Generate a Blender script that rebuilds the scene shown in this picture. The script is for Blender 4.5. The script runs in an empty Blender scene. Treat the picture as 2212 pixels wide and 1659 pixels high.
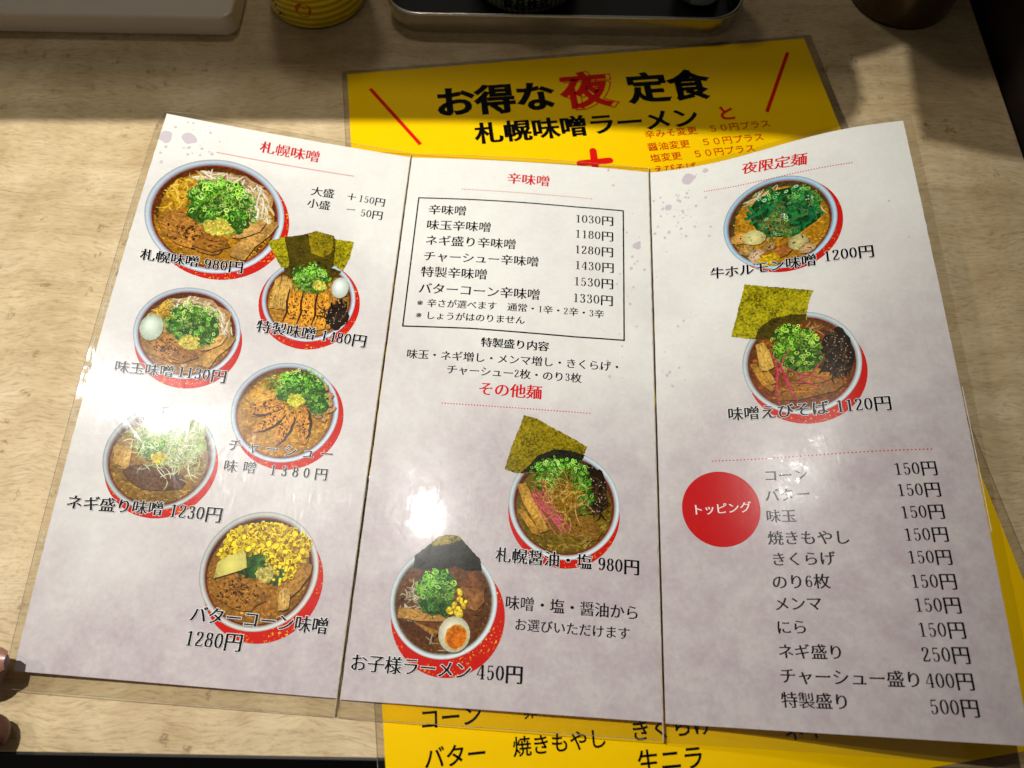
import bpy, bmesh, math, random
from mathutils import Vector, Matrix, noise as mnoise
import numpy as np
R = math.radians
MM = 0.001
scene = bpy.context.scene
col = scene.collection

# ------------------------------------------------------------------ camera
cam_d = bpy.data.cameras.new('camera'); cam = bpy.data.objects.new('camera', cam_d); col.objects.link(cam)
PITCH, ROLL, CAM_H = R(65.747), R(0.9956), 345.746
Fv = Vector((0, math.cos(PITCH), -math.sin(PITCH))); Rv = Vector((1, 0, 0)); Uv = Rv.cross(Fv)
R2 = Rv*math.cos(ROLL) + Uv*math.sin(ROLL); U2 = -Rv*math.sin(ROLL) + Uv*math.cos(ROLL)
m = Matrix((R2, U2, -Fv)).transposed().to_4x4(); m.translation = Vector((0, 0, CAM_H*MM)); cam.matrix_world = m
cam_d.sensor_width = 36.0; cam_d.lens = 36*1592.34/2212
cam_d.clip_start = .01; cam_d.clip_end = 50
cam_d.dof.use_dof = True; cam_d.dof.focus_distance = .372; cam_d.dof.aperture_fstop = 9.0
scene.camera = cam
# ------------------------------------------------------------------ light
w = bpy.data.worlds.new('World'); scene.world = w; w.use_nodes = True
bg = w.node_tree.nodes['Background']; bg.inputs[0].default_value = (1.0, .90, .76, 1); bg.inputs[1].default_value = .112
LAMP = Vector((-268, 405, 1200))
def spot(name, loc, aim, power, radius, size, blend, colr):
    d = bpy.data.lights.new(name, 'SPOT'); o = bpy.data.objects.new(name, d); col.objects.link(o)
    o.location = loc*MM; o.rotation_euler = (Vector(aim)*MM - loc*MM).to_track_quat('-Z', 'Y').to_euler()
    d.energy = power; d.shadow_soft_size = radius*MM; d.spot_size = R(size); d.spot_blend = blend; d.color = colr
    return o
spot('ceiling_downlight', LAMP, (-205, 292, 0), 61, 8, 56, 1.0, (1.0, .975, .93))
spot('side_downlight', Vector((-850, 330, 1050)), (0, 200, 0), 11, 25, 70, .6, (1.0, .93, .82))
spot('far_downlight', Vector((-260, 920, 1200)), (0, 430, 0), 5, 60, 60, .8, (1.0, .93, .82))
scene.view_settings.view_transform = 'Standard'; scene.view_settings.look = 'None'
scene.view_settings.exposure = 0; scene.view_settings.gamma = 1

# ------------------------------------------------------------------ helpers
def lin(c, k=1.0):
    return tuple(k*((v/255/12.92) if v <= 10 else ((v/255+.055)/1.055)**2.4) for v in c)
class NT:
    def __init__(s, name):
        s.m = bpy.data.materials.new(name); s.m.use_nodes = True; s.t = s.m.node_tree
        s.b = s.t.nodes['Principled BSDF']; s.out = s.t.nodes['Material Output']
    def n(s, typ, **kw):
        nd = s.t.nodes.new(typ)
        for k, v in kw.items():
            if k.startswith('i_'):
                key = k[2:].replace('_', ' ')
                nd.inputs[int(key) if key.isdigit() else key].default_value = v
            else: setattr(nd, k, v)
        return nd
    def l(s, a, b): s.t.links.new(a, b)
    def ramp(s, src, stops, interp='LINEAR'):
        r = s.n('ShaderNodeValToRGB'); r.color_ramp.interpolation = interp
        e = r.color_ramp.elements
        while len(e) < len(stops): e.new(.5)
        for el, (p, c) in zip(e, stops):
            el.position = p; el.color = (c[0], c[1], c[2], 1) if isinstance(c, (tuple, list)) else (c, c, c, 1)
        s.l(src, r.inputs[0]); return r
    def mix(s, fac, a, b, typ='MIX'):
        x = s.n('ShaderNodeMix', data_type='RGBA', blend_type=typ)
        for sk, v in ((x.inputs[0], fac), (x.inputs[6], a), (x.inputs[7], b)):
            if hasattr(v, 'is_output'): s.l(v, sk)
            elif isinstance(v, (tuple, list)): sk.default_value = (v[0], v[1], v[2], 1)
            else: sk.default_value = v
        return x.outputs[2]
    def math(s, op, a, b=None):
        x = s.n('ShaderNodeMath', operation=op)
        for sk, v in ((x.inputs[0], a), (x.inputs[1], b)):
            if v is None: continue
            if hasattr(v, 'is_output'): s.l(v, sk)
            else: sk.default_value = v
        return x.outputs[0]
    def coord(s, scale=(1, 1, 1), rot=(0, 0, 0)):
        tc = s.n('ShaderNodeTexCoord'); mp = s.n('ShaderNodeMapping'); s.l(tc.outputs['Object'], mp.inputs[0])
        mp.inputs['Scale'].default_value = scale; mp.inputs['Rotation'].default_value = rot
        return mp.outputs[0]
    def noise(s, vec, scale, detail=3, rough=.5, dist=0):
        x = s.n('ShaderNodeTexNoise', i_Scale=scale, i_Detail=detail, i_Roughness=rough, i_Distortion=dist); s.l(vec, x.inputs['Vector'])
        return x.outputs['Fac']

def film_group():
    """Laminating film: slow waves, scratches and smudges, the same over paper and ink."""
    g = bpy.data.node_groups.new('laminate', 'ShaderNodeTree')
    g.interface.new_socket('Rough', in_out='OUTPUT', socket_type='NodeSocketFloat')
    g.interface.new_socket('Normal', in_out='OUTPUT', socket_type='NodeSocketVector')
    N = g.nodes; L = g.links
    out = N.new('NodeGroupOutput'); tc = N.new('ShaderNodeTexCoord')
    def mp(sc, rot=(0, 0, 0)):
        q = N.new('ShaderNodeMapping'); L.new(tc.outputs['Object'], q.inputs[0]); q.inputs['Scale'].default_value = sc; q.inputs['Rotation'].default_value = rot; return q.outputs[0]
    def nz(v, sc, d, r=.5, di=0):
        q = N.new('ShaderNodeTexNoise'); L.new(v, q.inputs['Vector']); q.inputs['Scale'].default_value = sc; q.inputs['Detail'].default_value = d
        q.inputs['Roughness'].default_value = r; q.inputs['Distortion'].default_value = di; return q.outputs['Fac']
    def mt(op, a, b, c=None):
        q = N.new('ShaderNodeMath'); q.operation = op
        for k, v in enumerate((a, b, c)):
            if v is None: continue
            if hasattr(v, 'is_output'): L.new(v, q.inputs[k])
            else: q.inputs[k].default_value = v
        return q.outputs[0]
    def mr(v, a, b, c, d):
        q = N.new('ShaderNodeMapRange'); L.new(v, q.inputs[0])
        for k, x in enumerate((a, b, c, d)): q.inputs[k+1].default_value = x
        return q.outputs[0]
    wave = nz(mp((1, .45, 1)), 16, 1.5)
    mid = nz(mp((1, 1, 1)), 95, 2)
    fine = nz(mp((1, 1, 1)), 650, 2)
    s1 = mr(nz(mp((1, .035, 1), (0, 0, .5)), 900, 1), .64, .70, 0, 1)
    s2 = mr(nz(mp((.03, 1, 1), (0, 0, .25)), 900, 1), .67, .73, 0, 1)
    patch = mr(nz(mp((1, 1, 1)), 42, 3, .6), .50, .62, 0, 1)
    scr = mt('MULTIPLY', mt('MAXIMUM', s1, s2), patch)
    h = mt('ADD', mt('MULTIPLY', wave, .0004), mt('MULTIPLY', mid, .00004))
    h = mt('ADD', h, mt('MULTIPLY', fine, .0000035)); h = mt('ADD', h, mt('MULTIPLY', scr, -.0000035))
    fl = mt('MULTIPLY', mr(nz(mp((1, .6, 1)), 70, 2, .5, .8), .56, .70, 0, 1), mt('MULTIPLY', nz(mp((1, .4, 1)), 330, 2), .00005))
    h = mt('ADD', h, fl)
    b = N.new('ShaderNodeBump'); b.inputs['Strength'].default_value = 1; b.inputs['Distance'].default_value = 1
    L.new(h, b.inputs['Height'])
    sm = mr(nz(mp((1, 1.3, 1)), 30, 5, .65, .6), .44, .66, .022, .12)
    rg = mt('ADD', sm, mt('MULTIPLY', scr, .07))
    L.new(rg, out.inputs['Rough']); L.new(b.outputs[0], out.inputs['Normal'])
    return g
FILM = film_group()
def laminated(t, rough=.24, coat=.22, bumpbase=True):
    g = t.n('ShaderNodeGroup'); g.node_tree = FILM
    t.b.inputs['Roughness'].default_value = rough
    t.b.inputs['Specular IOR Level'].default_value = .062
    t.b.inputs['Coat Weight'].default_value = coat; t.b.inputs['Coat IOR'].default_value = 1.42
    t.l(g.outputs['Rough'], t.b.inputs['Coat Roughness']); t.l(g.outputs['Normal'], t.b.inputs['Coat Normal'])
    if bumpbase: t.l(g.outputs['Normal'], t.b.inputs['Normal'])
def flat_ink(name, c, mottle=.06):
    t = NT(name); v = t.coord(); n = t.noise(v, 900, 3)
    c = lin(c); t.l(t.mix(t.math('MULTIPLY', n, mottle*2), c, tuple(min(1, x*1.5+.005) for x in c)), t.b.inputs['Base Color'])
    laminated(t); return t.m
def plain(name, c, rough=.5, metal=0., n_scale=300, n_amt=.15, bump=0., spec=.5, coat=0.):
    t = NT(name); v = t.coord(); n = t.noise(v, n_scale, 4)
    c = lin(c); t.l(t.mix(n, tuple(x*(1-n_amt) for x in c), tuple(min(1, x*(1+n_amt)) for x in c)), t.b.inputs['Base Color'])
    t.b.inputs['Roughness'].default_value = rough; t.b.inputs['Metallic'].default_value = metal; t.b.inputs['Specular IOR Level'].default_value = spec
    t.b.inputs['Coat Weight'].default_value = coat; t.b.inputs['Coat Roughness'].default_value = .1
    if bump:
        b = t.n('ShaderNodeBump', i_Strength=1.0, i_Distance=bump); t.l(n, b.inputs['Height']); t.l(b.outputs[0], t.b.inputs['Normal'])
    return t.m

# ---- materials
def m_table():
    t = NT('maple_laminate')
    v = t.coord()
    warp = t.n('ShaderNodeTexNoise', i_Scale=14, i_Detail=3); t.l(v, warp.inputs['Vector'])
    wadd = t.n('ShaderNodeMixRGB', blend_type='ADD', i_Fac=.03); t.l(v, wadd.inputs[1]); t.l(warp.outputs['Color'], wadd.inputs[2])
    mp = t.n('ShaderNodeMapping'); t.l(wadd.outputs[0], mp.inputs[0]); mp.inputs['Scale'].default_value = (.22, 1.5, 1)
    streak = t.noise(mp.outputs[0], 60, 6, .6)
    mot = t.noise(v, 22, 5, .6)
    vm = t.n('ShaderNodeMapping'); t.l(v, vm.inputs[0]); vm.inputs['Scale'].default_value = (1, .35, 1)
    band = t.noise(vm.outputs[0], 42, 3, .5)
    base = t.ramp(mot, [(.3, lin((210, 186, 144))), (.5, lin((220, 199, 158))), (.72, lin((230, 212, 176)))]).outputs[0]
    base = t.mix(.55, base, t.ramp(streak, [(.32, (.62, .55, .47)), (.5, (.85, .83, .8)), (.68, (1, 1, 1))]).outputs[0], 'MULTIPLY')
    base = t.mix(.5, base, t.ramp(band, [(.35, (.80, .75, .68)), (.62, (1, 1, 1))]).outputs[0], 'MULTIPLY')
    # thin wandering grain lines
    mp2 = t.n('ShaderNodeMapping'); t.l(wadd.outputs[0], mp2.inputs[0]); mp2.inputs['Scale'].default_value = (.3, 1, 1)
    wv = t.n('ShaderNodeTexWave', wave_type='BANDS', bands_direction='Y', i_Scale=70, i_Distortion=7, i_Detail=4, i_Detail_Scale=1.8, i_Detail_Roughness=.6); t.l(mp2.outputs[0], wv.inputs[0])
    gl = t.ramp(wv.outputs['Fac'], [(.0, (.74, .68, .6)), (.03, (.9, .88, .85)), (.07, (1, 1, 1))]).outputs[0]
    gmask = t.ramp(t.noise(v, 30, 2), [(.42, 0), (.6, .62)]).outputs[0]
    base = t.mix(gmask, base, t.mix(1.0, base, gl, 'MULTIPLY'))
    # short fibre grain
    mp3 = t.n('ShaderNodeMapping'); t.l(wadd.outputs[0], mp3.inputs[0]); mp3.inputs['Scale'].default_value = (.16, 1, 1)
    fib = t.noise(mp3.outputs[0], 900, 3, .6)
    base = t.mix(.62, base, t.ramp(fib, [(.32, (.58, .52, .44)), (.47, (.92, .90, .87)), (.7, (1.1, 1.09, 1.06))]).outputs[0], 'MULTIPLY')
    # bird's eyes
    ev = t.n('ShaderNodeMixRGB', blend_type='ADD', i_Fac=.011); nz = t.n('ShaderNodeTexNoise', i_Scale=170, i_Detail=2); t.l(v, nz.inputs['Vector']); t.l(v, ev.inputs[1]); t.l(nz.outputs['Color'], ev.inputs[2])
    vo = t.n('ShaderNodeTexVoronoi', i_Scale=58, i_Randomness=1.0, voronoi_dimensions='2D'); t.l(ev.outputs[0], vo.inputs['Vector'])
    sep = t.n('ShaderNodeSeparateColor'); t.l(vo.outputs['Color'], sep.inputs[0])
    on = t.math('MULTIPLY', t.math('GREATER_THAN', sep.outputs[0], .50), t.ramp(t.noise(v, 9, 2), [(.42, 0), (.55, 1)]).outputs[0])
    ring = t.ramp(vo.outputs['Distance'], [(.0, 0), (.035, .35), (.07, 1), (.10, .55), (.13, .1), (.2, 0)]).outputs[0]
    half = t.ramp(t.noise(v, 260, 2), [(.40, 0), (.56, 1)]).outputs[0]
    eye = t.math('MULTIPLY', t.math('MULTIPLY', on, ring), half)
    base = t.mix(t.math('MULTIPLY', eye, .75), base, lin((116, 88, 54)))
    t.l(base, t.b.inputs['Base Color'])
    t.b.inputs['Roughness'].default_value = .42; t.b.inputs['Specular IOR Level'].default_value = .35
    hb = t.math('ADD', t.math('MULTIPLY', fib, .00008), t.math('MULTIPLY', t.noise(v, 2200, 2), .00005))
    b = t.n('ShaderNodeBump', i_Strength=.8, i_Distance=1.0); t.l(hb, b.inputs['Height']); t.l(b.outputs[0], t.b.inputs['Normal'])
    return t.m
M_TABLE = m_table()
def m_paper():
    t = NT('menu_paper'); v = t.coord()
    sep = t.n('ShaderNodeSeparateXYZ'); t.l(v, sep.inputs[0])
    big = t.noise(v, 7, 2, .5); med = t.noise(v, 75, 6, .72); fine = t.noise(v, 420, 4, .6)
    # the printed lilac wash thickens towards the foot of the sheet
    g = t.math('ADD', t.math('MULTIPLY', sep.outputs['Y'], -2.9), t.math('MULTIPLY', big, 1.35))
    m1 = t.ramp(g, [(.35, 0), (1.15, 1)]).outputs[0]
    cloud = t.ramp(t.math('ADD', t.math('MULTIPLY', med, .7), t.math('MULTIPLY', fine, .3)), [(.38, 0), (.66, 1)]).outputs[0]
    wash = t.mix(cloud, lin((188, 175, 179)), lin((209, 202, 200)))
    light = t.mix(cloud, lin((233, 232, 225)), lin((240, 241, 234)))
    t.l(t.mix(m1, light, wash), t.b.inputs['Base Color'])
    laminated(t); return t.m
M_PAPER = m_paper()
def m_yellow():
    t = NT('yellow_paper'); v = t.coord(); n = t.noise(v, 120, 4)
    t.l(t.mix(n, lin((250, 200, 0)), lin((253, 208, 4))), t.b.inputs['Base Color']); laminated(t, .24, .26); return t.m
M_YELLOW = m_yellow()
def m_photo(name):
    t = NT(name); a = t.n('ShaderNodeAttribute', attribute_name='ink'); v = t.coord(); n = t.noise(v, 700, 4, .65); n2 = t.noise(v, 160, 3)
    bw = t.n('ShaderNodeRGBToBW'); t.l(a.outputs['Color'], bw.inputs[0]); fm = t.ramp(bw.outputs[0], [(.38, 1), (.62, .06)]).outputs[0]
    c = t.mix(fm, a.outputs['Color'], t.ramp(n, [(.32, (.48, .44, .40)), (.5, (1.0, .99, .96)), (.68, (1.5, 1.45, 1.35))]).outputs[0], 'MULTIPLY')
    c = t.mix(t.math('MULTIPLY', fm, .5), c, t.ramp(n2, [(.35, (.62, .58, .54)), (.65, (1.25, 1.25, 1.25))]).outputs[0], 'MULTIPLY')
    t.l(c, t.b.inputs['Base Color']); laminated(t); return t.m
M_PHOTO = m_photo('food_photo_ink')
def m_rim():
    t = NT('photo_bowl_ink'); a = t.n('ShaderNodeAttribute', attribute_name='ink'); v = t.coord(); n = t.noise(v, 500, 3, .6)
    t.l(t.mix(1.0, a.outputs['Color'], t.ramp(n, [(.3, (.93, .93, .93)), (.7, (1.04, 1.04, 1.04))]).outputs[0], 'MULTIPLY'), t.b.inputs['Base Color']); laminated(t); return t.m
M_RIM = m_rim()
def m_nori(name, dark, light, lo=.36, hi=.64):
    t = NT(name); v = t.coord(); n = t.noise(v, 800, 6, .75, .6); n2 = t.noise(v, 130, 3)
    s = t.math('ADD', t.math('MULTIPLY', n, .75), t.math('MULTIPLY', n2, .25))
    t.l(t.ramp(s, [(lo, lin(dark)), (.5, tuple((a+b)/2 for a, b in zip(lin(dark), lin(light)))), (hi, lin(light))]).outputs[0], t.b.inputs['Base Color']); laminated(t); return t.m
M_NORI = m_nori('nori_ink', (76, 70, 4), (206, 194, 22), .41, .60)
M_NORI2 = m_nori('nori_overlap_ink', (34, 30, 4), (98, 84, 10), .40, .62)
M_NORI3 = m_nori('nori_black_ink', (10, 12, 8), (56, 54, 36), .42, .7)
M_NORI4 = m_nori('nori_olive_ink', (66, 58, 5), (172, 152, 18), .41, .60)
def m_red():
    t = NT('red_disc_ink'); v = t.coord(); n = t.noise(v, 900, 4, .6); n2 = t.noise(v, 70, 2)
    msk = t.math('MULTIPLY', t.ramp(n, [(.60, 0), (.64, 1)]).outputs[0], t.ramp(n2, [(.45, 0), (.55, 1)]).outputs[0])
    t.l(t.mix(msk, lin((202, 30, 20)), lin((250, 205, 60))), t.b.inputs['Base Color']); laminated(t); return t.m
M_RED = m_red()
M_REDFLAT = flat_ink('red_ink', (205, 26, 32)); M_REDCIRC = flat_ink('red_circle_ink', (196, 10, 14)); M_BLACK = flat_ink('black_ink', (4, 5, 9), .01); M_WHITE = flat_ink('white_ink', (240, 238, 236))
M_SPLAT = flat_ink('lilac_ink', (204, 194, 200)); M_REDYEL = flat_ink('red_on_yellow_ink', (214, 22, 10)); M_REDORANGE = flat_ink('small_red_ink', (196, 22, 4))
def m_film():
    t = NT('clear_film'); t.t.nodes.remove(t.b)
    g = t.n('ShaderNodeGroup'); g.node_tree = FILM
    tr = t.n('ShaderNodeBsdfTransparent'); tr.inputs[0].default_value = (.87, .86, .83, 1)
    gl = t.n('ShaderNodeBsdfGlossy'); t.l(g.outputs['Rough'], gl.inputs['Roughness']); t.l(g.outputs['Normal'], gl.inputs['Normal'])
    fr = t.n('ShaderNodeFresnel', i_IOR=1.5); mx = t.n('ShaderNodeMixShader')
    t.l(t.math('MULTIPLY', fr.outputs[0], 1.4), mx.inputs[0]); t.l(tr.outputs[0], mx.inputs[1]); t.l(gl.outputs[0], mx.inputs[2]); t.l(mx.outputs[0], t.out.inputs[0]); return t.m
M_FILM = m_film()
def m_filmedge():
    t = NT('film_edge'); t.t.nodes.remove(t.b)
    tr = t.n('ShaderNodeBsdfTransparent'); tr.inputs[0].default_value = (.84, .82, .76, 1)
    gl = t.n('ShaderNodeBsdfGlossy'); gl.inputs['Roughness'].default_value = .12
    df = t.n('ShaderNodeBsdfDiffuse'); df.inputs[0].default_value = (.6, .58, .5, 1)
    v = t.coord(); n = t.noise(v, 140, 3)
    m1 = t.n('ShaderNodeMixShader'); t.l(t.ramp(n, [(.35, .2), (.65, .75)]).outputs[0], m1.inputs[0]); t.l(tr.outputs[0], m1.inputs[1]); t.l(df.outputs[0], m1.inputs[2])
    m2 = t.n('ShaderNodeMixShader', i_Fac=.3); t.l(m1.outputs[0], m2.inputs[1]); t.l(gl.outputs[0], m2.inputs[2]); t.l(m2.outputs[0], t.out.inputs[0]); return t.m
M_FEDGE = m_filmedge(); M_GLINT = plain('film_glint_white', (236, 236, 226), .15, n_scale=400, n_amt=.1, coat=1.); M_CREASE = plain('crease_highlight', (206, 196, 170), .2, n_scale=260, n_amt=.5, coat=.6)  # highlights on film edge and fold creases put into these pale colours

# ---- object helpers
def prop(o, label=None, cat=None, group=None, kind=None):
    if label: o['label'] = label
    if cat: o['category'] = cat
    if group: o['group'] = group
    if kind: o['kind'] = kind
    return o
def empty(name, loc, label, cat, group=None):
    o = bpy.data.objects.new(name, None); o.empty_display_size = .02; col.objects.link(o); o.location = Vector(loc)*MM; return prop(o, label, cat, group)
WLOC = {}
def wloc(o):
    p = Vector((0, 0, 0))
    while o: p = p + o.location; o = o.parent
    return p
def obj(name, verts, faces, mat, parent=None, cols=None, smooth=False, label=None):
    """verts in world millimetres"""
    me = bpy.data.meshes.new(name)
    off = wloc(parent) if parent else Vector((0, 0, 0))
    me.from_pydata([(x*MM-off.x, y*MM-off.y, z*MM-off.z) for x, y, z in verts], [], faces)
    if cols is not None:
        a = me.color_attributes.new('ink', 'FLOAT_COLOR', 'POINT')
        flat = np.ones((len(verts), 4), dtype=np.float32); flat[:, :3] = cols; a.data.foreach_set('color', flat.ravel())
    if smooth: me.polygons.foreach_set('use_smooth', [True]*len(me.polygons))
    me.materials.append(mat); me.update()
    o = bpy.data.objects.new(name, me); col.objects.link(o)
    if parent: o.parent = parent
    if label: o['label'] = label
    return o
def rbox(x0, y0, x1, y1, z0, z1, r=1., seg=3, bev=.6):
    """rounded slab: plan radius r, edge bevel bev; returns verts, faces"""
    rings = [(z0, 0.)] + [(z1-bev+bev*math.sin(a), bev*(1-math.cos(a))) for a in (0, R(30), R(60), R(90))]
    verts = []; n = 4*(seg*2+1)
    for z, ins in rings:
        for cx, cy, a0 in ((x1-r, y1-r, 0), (x0+r, y1-r, 90), (x0+r, y0+r, 180), (x1-r, y0+r, 270)):
            for k in range(seg*2+1):
                a = R(a0 + 90*k/(seg*2)); rr = max(r-ins, .01)
                verts.append((cx+rr*math.cos(a), cy+rr*math.sin(a), z))
    faces = []
    for j in range(len(rings)-1):
        for k in range(n): faces.append((j*n+k, j*n+(k+1) % n, (j+1)*n+(k+1) % n, (j+1)*n+k))
    faces.append(tuple(range((len(rings)-1)*n, len(rings)*n))); faces.append(tuple(range(n-1, -1, -1)))
    return verts, faces
def lathe(cx, cy, prof, seg=64):
    verts = []; faces = []
    for r, z in prof:
        for k in range(seg): a = 2*math.pi*k/seg; verts.append((cx+r*math.cos(a), cy+r*math.sin(a), z))
    for j in range(len(prof)-1):
        for k in range(seg): faces.append((j*seg+k, j*seg+(k+1) % seg, (j+1)*seg+(k+1) % seg, (j+1)*seg+k))
    return verts, faces

# ------------------------------------------------------------------ lettering
_gl = {}
def glyph(ch):
    """filled outline of a character in em units: verts, tris, per-vertex outward normals, stroke-end bars"""
    if ch in _gl: return _gl[ch]
    c = bpy.data.curves.new('g', 'FONT'); c.body = ch; c.resolution_u = 3; o = bpy.data.objects.new('g', c); col.objects.link(o)
    dg = bpy.context.evaluated_depsgraph_get(); me = bpy.data.meshes.new_from_object(o.evaluated_get(dg))
    bm = bmesh.new(); bm.from_mesh(me); bmesh.ops.remove_doubles(bm, verts=bm.verts, dist=1e-5)
    bm.verts.ensure_lookup_table(); bm.normal_update()
    V = [(v.co.x, v.co.y) for v in bm.verts]; T = []; nx = {}
    for f in bm.faces:
        idx = [v.index for v in f.verts]
        if f.normal.z < 0: idx.reverse()
        T.append(idx)
        for k in range(len(idx)):
            a, b = idx[k], idx[(k+1) % len(idx)]
            e = bm.edges.get((bm.verts[a], bm.verts[b]))
            if e and len(e.link_faces) == 1: nx[a] = b
    Nn = [(0, 0)]*len(V); hs = []; up = []; dn = []
    prv = {b: a for a, b in nx.items()}
    def nrm(a, b):
        dx, dy = V[b][0]-V[a][0], V[b][1]-V[a][1]; L = math.hypot(dx, dy) or 1e-9; return dy/L, -dx/L, L
    for a, b in nx.items():
        n1 = nrm(a, b)
        p = prv.get(a)
        n0 = nrm(p, a) if p is not None else n1
        sx, sy = n0[0]+n1[0], n0[1]+n1[1]; d = max(.35, (1+n0[0]*n1[0]+n0[1]*n1[1])/1)
        Nn[a] = (sx/d, sy/d)
        if abs(n1[1]) > .98 and n1[2] > .05:
            (up if n1[1] > 0 else dn).append((min(V[a][0], V[b][0]), max(V[a][0], V[b][0]), V[a][1]))
    for x0, x1, y in up:
        best = 9
        for u0, u1, q in dn:
            if q < y-.008 and min(x1, u1)-max(x0, u0) > .02: best = min(best, y-q)
        if best < .14: hs.append(best)
    th = sorted(hs)[len(hs)//4] if hs else .07
    bars = []
    for a, b in nx.items():
        n1 = nrm(a, b)
        if n1[0] > .97 and .025 < n1[2] < .1:
            p, q = prv.get(a), nx.get(b)
            if p is not None and q is not None:
                if abs(nrm(p, a)[1]) > .97 and abs(nrm(b, q)[1]) > .97: bars.append((max(V[a][0], V[b][0]), max(V[a][1], V[b][1]), n1[2]))
    B = [(a, b) for a, b in nx.items()]
    bm.free(); bpy.data.objects.remove(o); bpy.data.curves.remove(c); bpy.data.meshes.remove(me)
    _gl[ch] = (V, T, Nn, th, bars, B); return _gl[ch]
def cr(pts, n=7):
    P = [pts[0]] + list(pts) + [pts[-1]]; out = []
    for i in range(1, len(P)-2):
        p0, p1, p2, p3 = P[i-1], P[i], P[i+1], P[i+2]
        for k in range(n):
            t = k/n; out.append(tuple(.5*((2*p1[j]) + (-p0[j]+p2[j])*t + (2*p0[j]-5*p1[j]+4*p2[j]-p3[j])*t*t + (-p0[j]+3*p1[j]-3*p2[j]+p3[j])*t**3) for j in range(len(p1))))
    out.append(tuple(pts[-1])); return out
def elo(cx, cy, rx, ry, a0=0, a1=360, n=28): return [(cx+rx*math.cos(R(a0+(a1-a0)*k/n)), cy+ry*math.sin(R(a0+(a1-a0)*k/n))) for k in range(n+1)]
DG = {
'0': [elo(.25, .36, .165, .335)],
'1': [[(.27, .01), (.27, .70)], ('h', .13, .405, .014), ('t', .27, .70, .12, .615)],
'2': [cr([(.12, .55), (.135, .65), (.24, .70), (.345, .65), (.37, .54), (.32, .40), (.20, .22), (.10, .06)]), ('w', .09, .035, .41, .035, .07), ('t', .40, .04, .43, .16), ('d', .13, .545, .042)],
'3': [cr([(.12, .58), (.15, .66), (.24, .70), (.33, .66), (.36, .55), (.31, .43), (.19, .38)]), cr([(.19, .38), (.32, .35), (.385, .24), (.37, .10), (.28, .01), (.17, .02), (.10, .11)]), ('d', .135, .57, .042), ('d', .125, .125, .045)],
'4': [('t', .31, .70, .05, .21), ('w', .04, .205, .46, .205, .035), [(.335, .01), (.335, .70)], ('h', .23, .44, .014)],
'5': [('w', .14, .665, .39, .665, .065), ('t', .145, .68, .12, .37), cr([(.12, .37), (.2, .425), (.3, .42), (.375, .34), (.385, .2), (.33, .06), (.22, .01), (.11, .06)]), ('d', .125, .12, .045)],
'6': [cr([(.37, .61), (.31, .69), (.21, .66), (.12, .5), (.095, .28), (.13, .09), (.25, .015), (.36, .08), (.395, .22), (.35, .36), (.25, .41), (.15, .34), (.11, .24)]), ('d', .365, .605, .042)],
'8': [elo(.25, .54, .125, .155), elo(.25, .20, .155, .185)],
'9': [[(.5-a, .71-b) for a, b in cr([(.37, .61), (.31, .69), (.21, .66), (.12, .5), (.095, .28), (.13, .09), (.25, .015), (.36, .08), (.395, .22), (.35, .36), (.25, .41), (.15, .34), (.11, .24)])], ('d', .135, .105, .042)],
}
def digit(ch, heavy=0.):
    V = []; T = []
    def strip(P, wf):
        b = len(V)
        for k, p in enumerate(P):
            a = P[max(k-1, 0)]; c = P[min(k+1, len(P)-1)]
            if len(P) > 3 and math.dist(P[0], P[-1]) < 1e-6 and k in (0, len(P)-1): a = P[-2]; c = P[1]
            dx, dy = c[0]-a[0], c[1]-a[1]; L = math.hypot(dx, dy) or 1; dx /= L; dy /= L; h = wf(dx, dy)/2
            V.append((p[0]-dy*h, p[1]+dx*h)); V.append((p[0]+dy*h, p[1]-dx*h))
        for k in range(len(P)-1): T.append((b+2*k, b+2*k+1, b+2*k+3, b+2*k+2))
    wn = lambda dx, dy: .026+heavy*.6+(.056+heavy)*abs(dy)**1.6
    for s in DG[ch]:
        if isinstance(s, list): strip(s, wn)
        elif s[0] == 'h': strip([(s[1], s[3]), (s[2], s[3])], lambda a, b: .03+heavy*.5)
        elif s[0] == 't': strip([(s[1], s[2]), (s[3], s[4])], lambda a, b: .036+heavy*.6)
        elif s[0] == 'w': strip([(s[1], s[2]), (s[3], s[4])], lambda a, b: s[5])
        elif s[0] == 'd':
            b = len(V); V.extend(elo(s[1], s[2], s[3], s[3]*1.05, 0, 315, 7)); T.append(tuple(range(b, b+8)))
    return V, T
def adv(ch, gothic=False):
    if ch in '0123456789' and not gothic: return .5
    return 1.
STY = {  # widen vertical strokes, thin horizontal strokes, serif feet, halo, heavier digits
 'blk': (.020, .002, 1, 0, .014, 0), 'red': (.027, .002, 1, 0, 0, 0), 'hal': (.027, -.002, 1, .03, .026, 0), 'halw': (.020, .002, 1, .03, .018, .32), 'halw2': (.020, .002, 1, .03, .018, .37), 'halw3': (.020, .002, 1, .03, .018, .30),
 'bld': (.029, -.002, 1, 0, .026, 0), 'wht': (.016, .002, 1, 0, 0, 0), 'hvy': (.045, -.030, 0, 0, 0, 0), 'hvy2': (.036, -.022, 0, 0, 0, 0), 'rdb': (.032, -.03, 0, 0, 0, 0), 'rds': (.010, -.010, 0, 0, 0, 0), 'rnd': (.016, -.016, 0, 0, 0, 0), 'ngt': (.038, -.03, 0, 0, 0, 0)}
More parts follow.
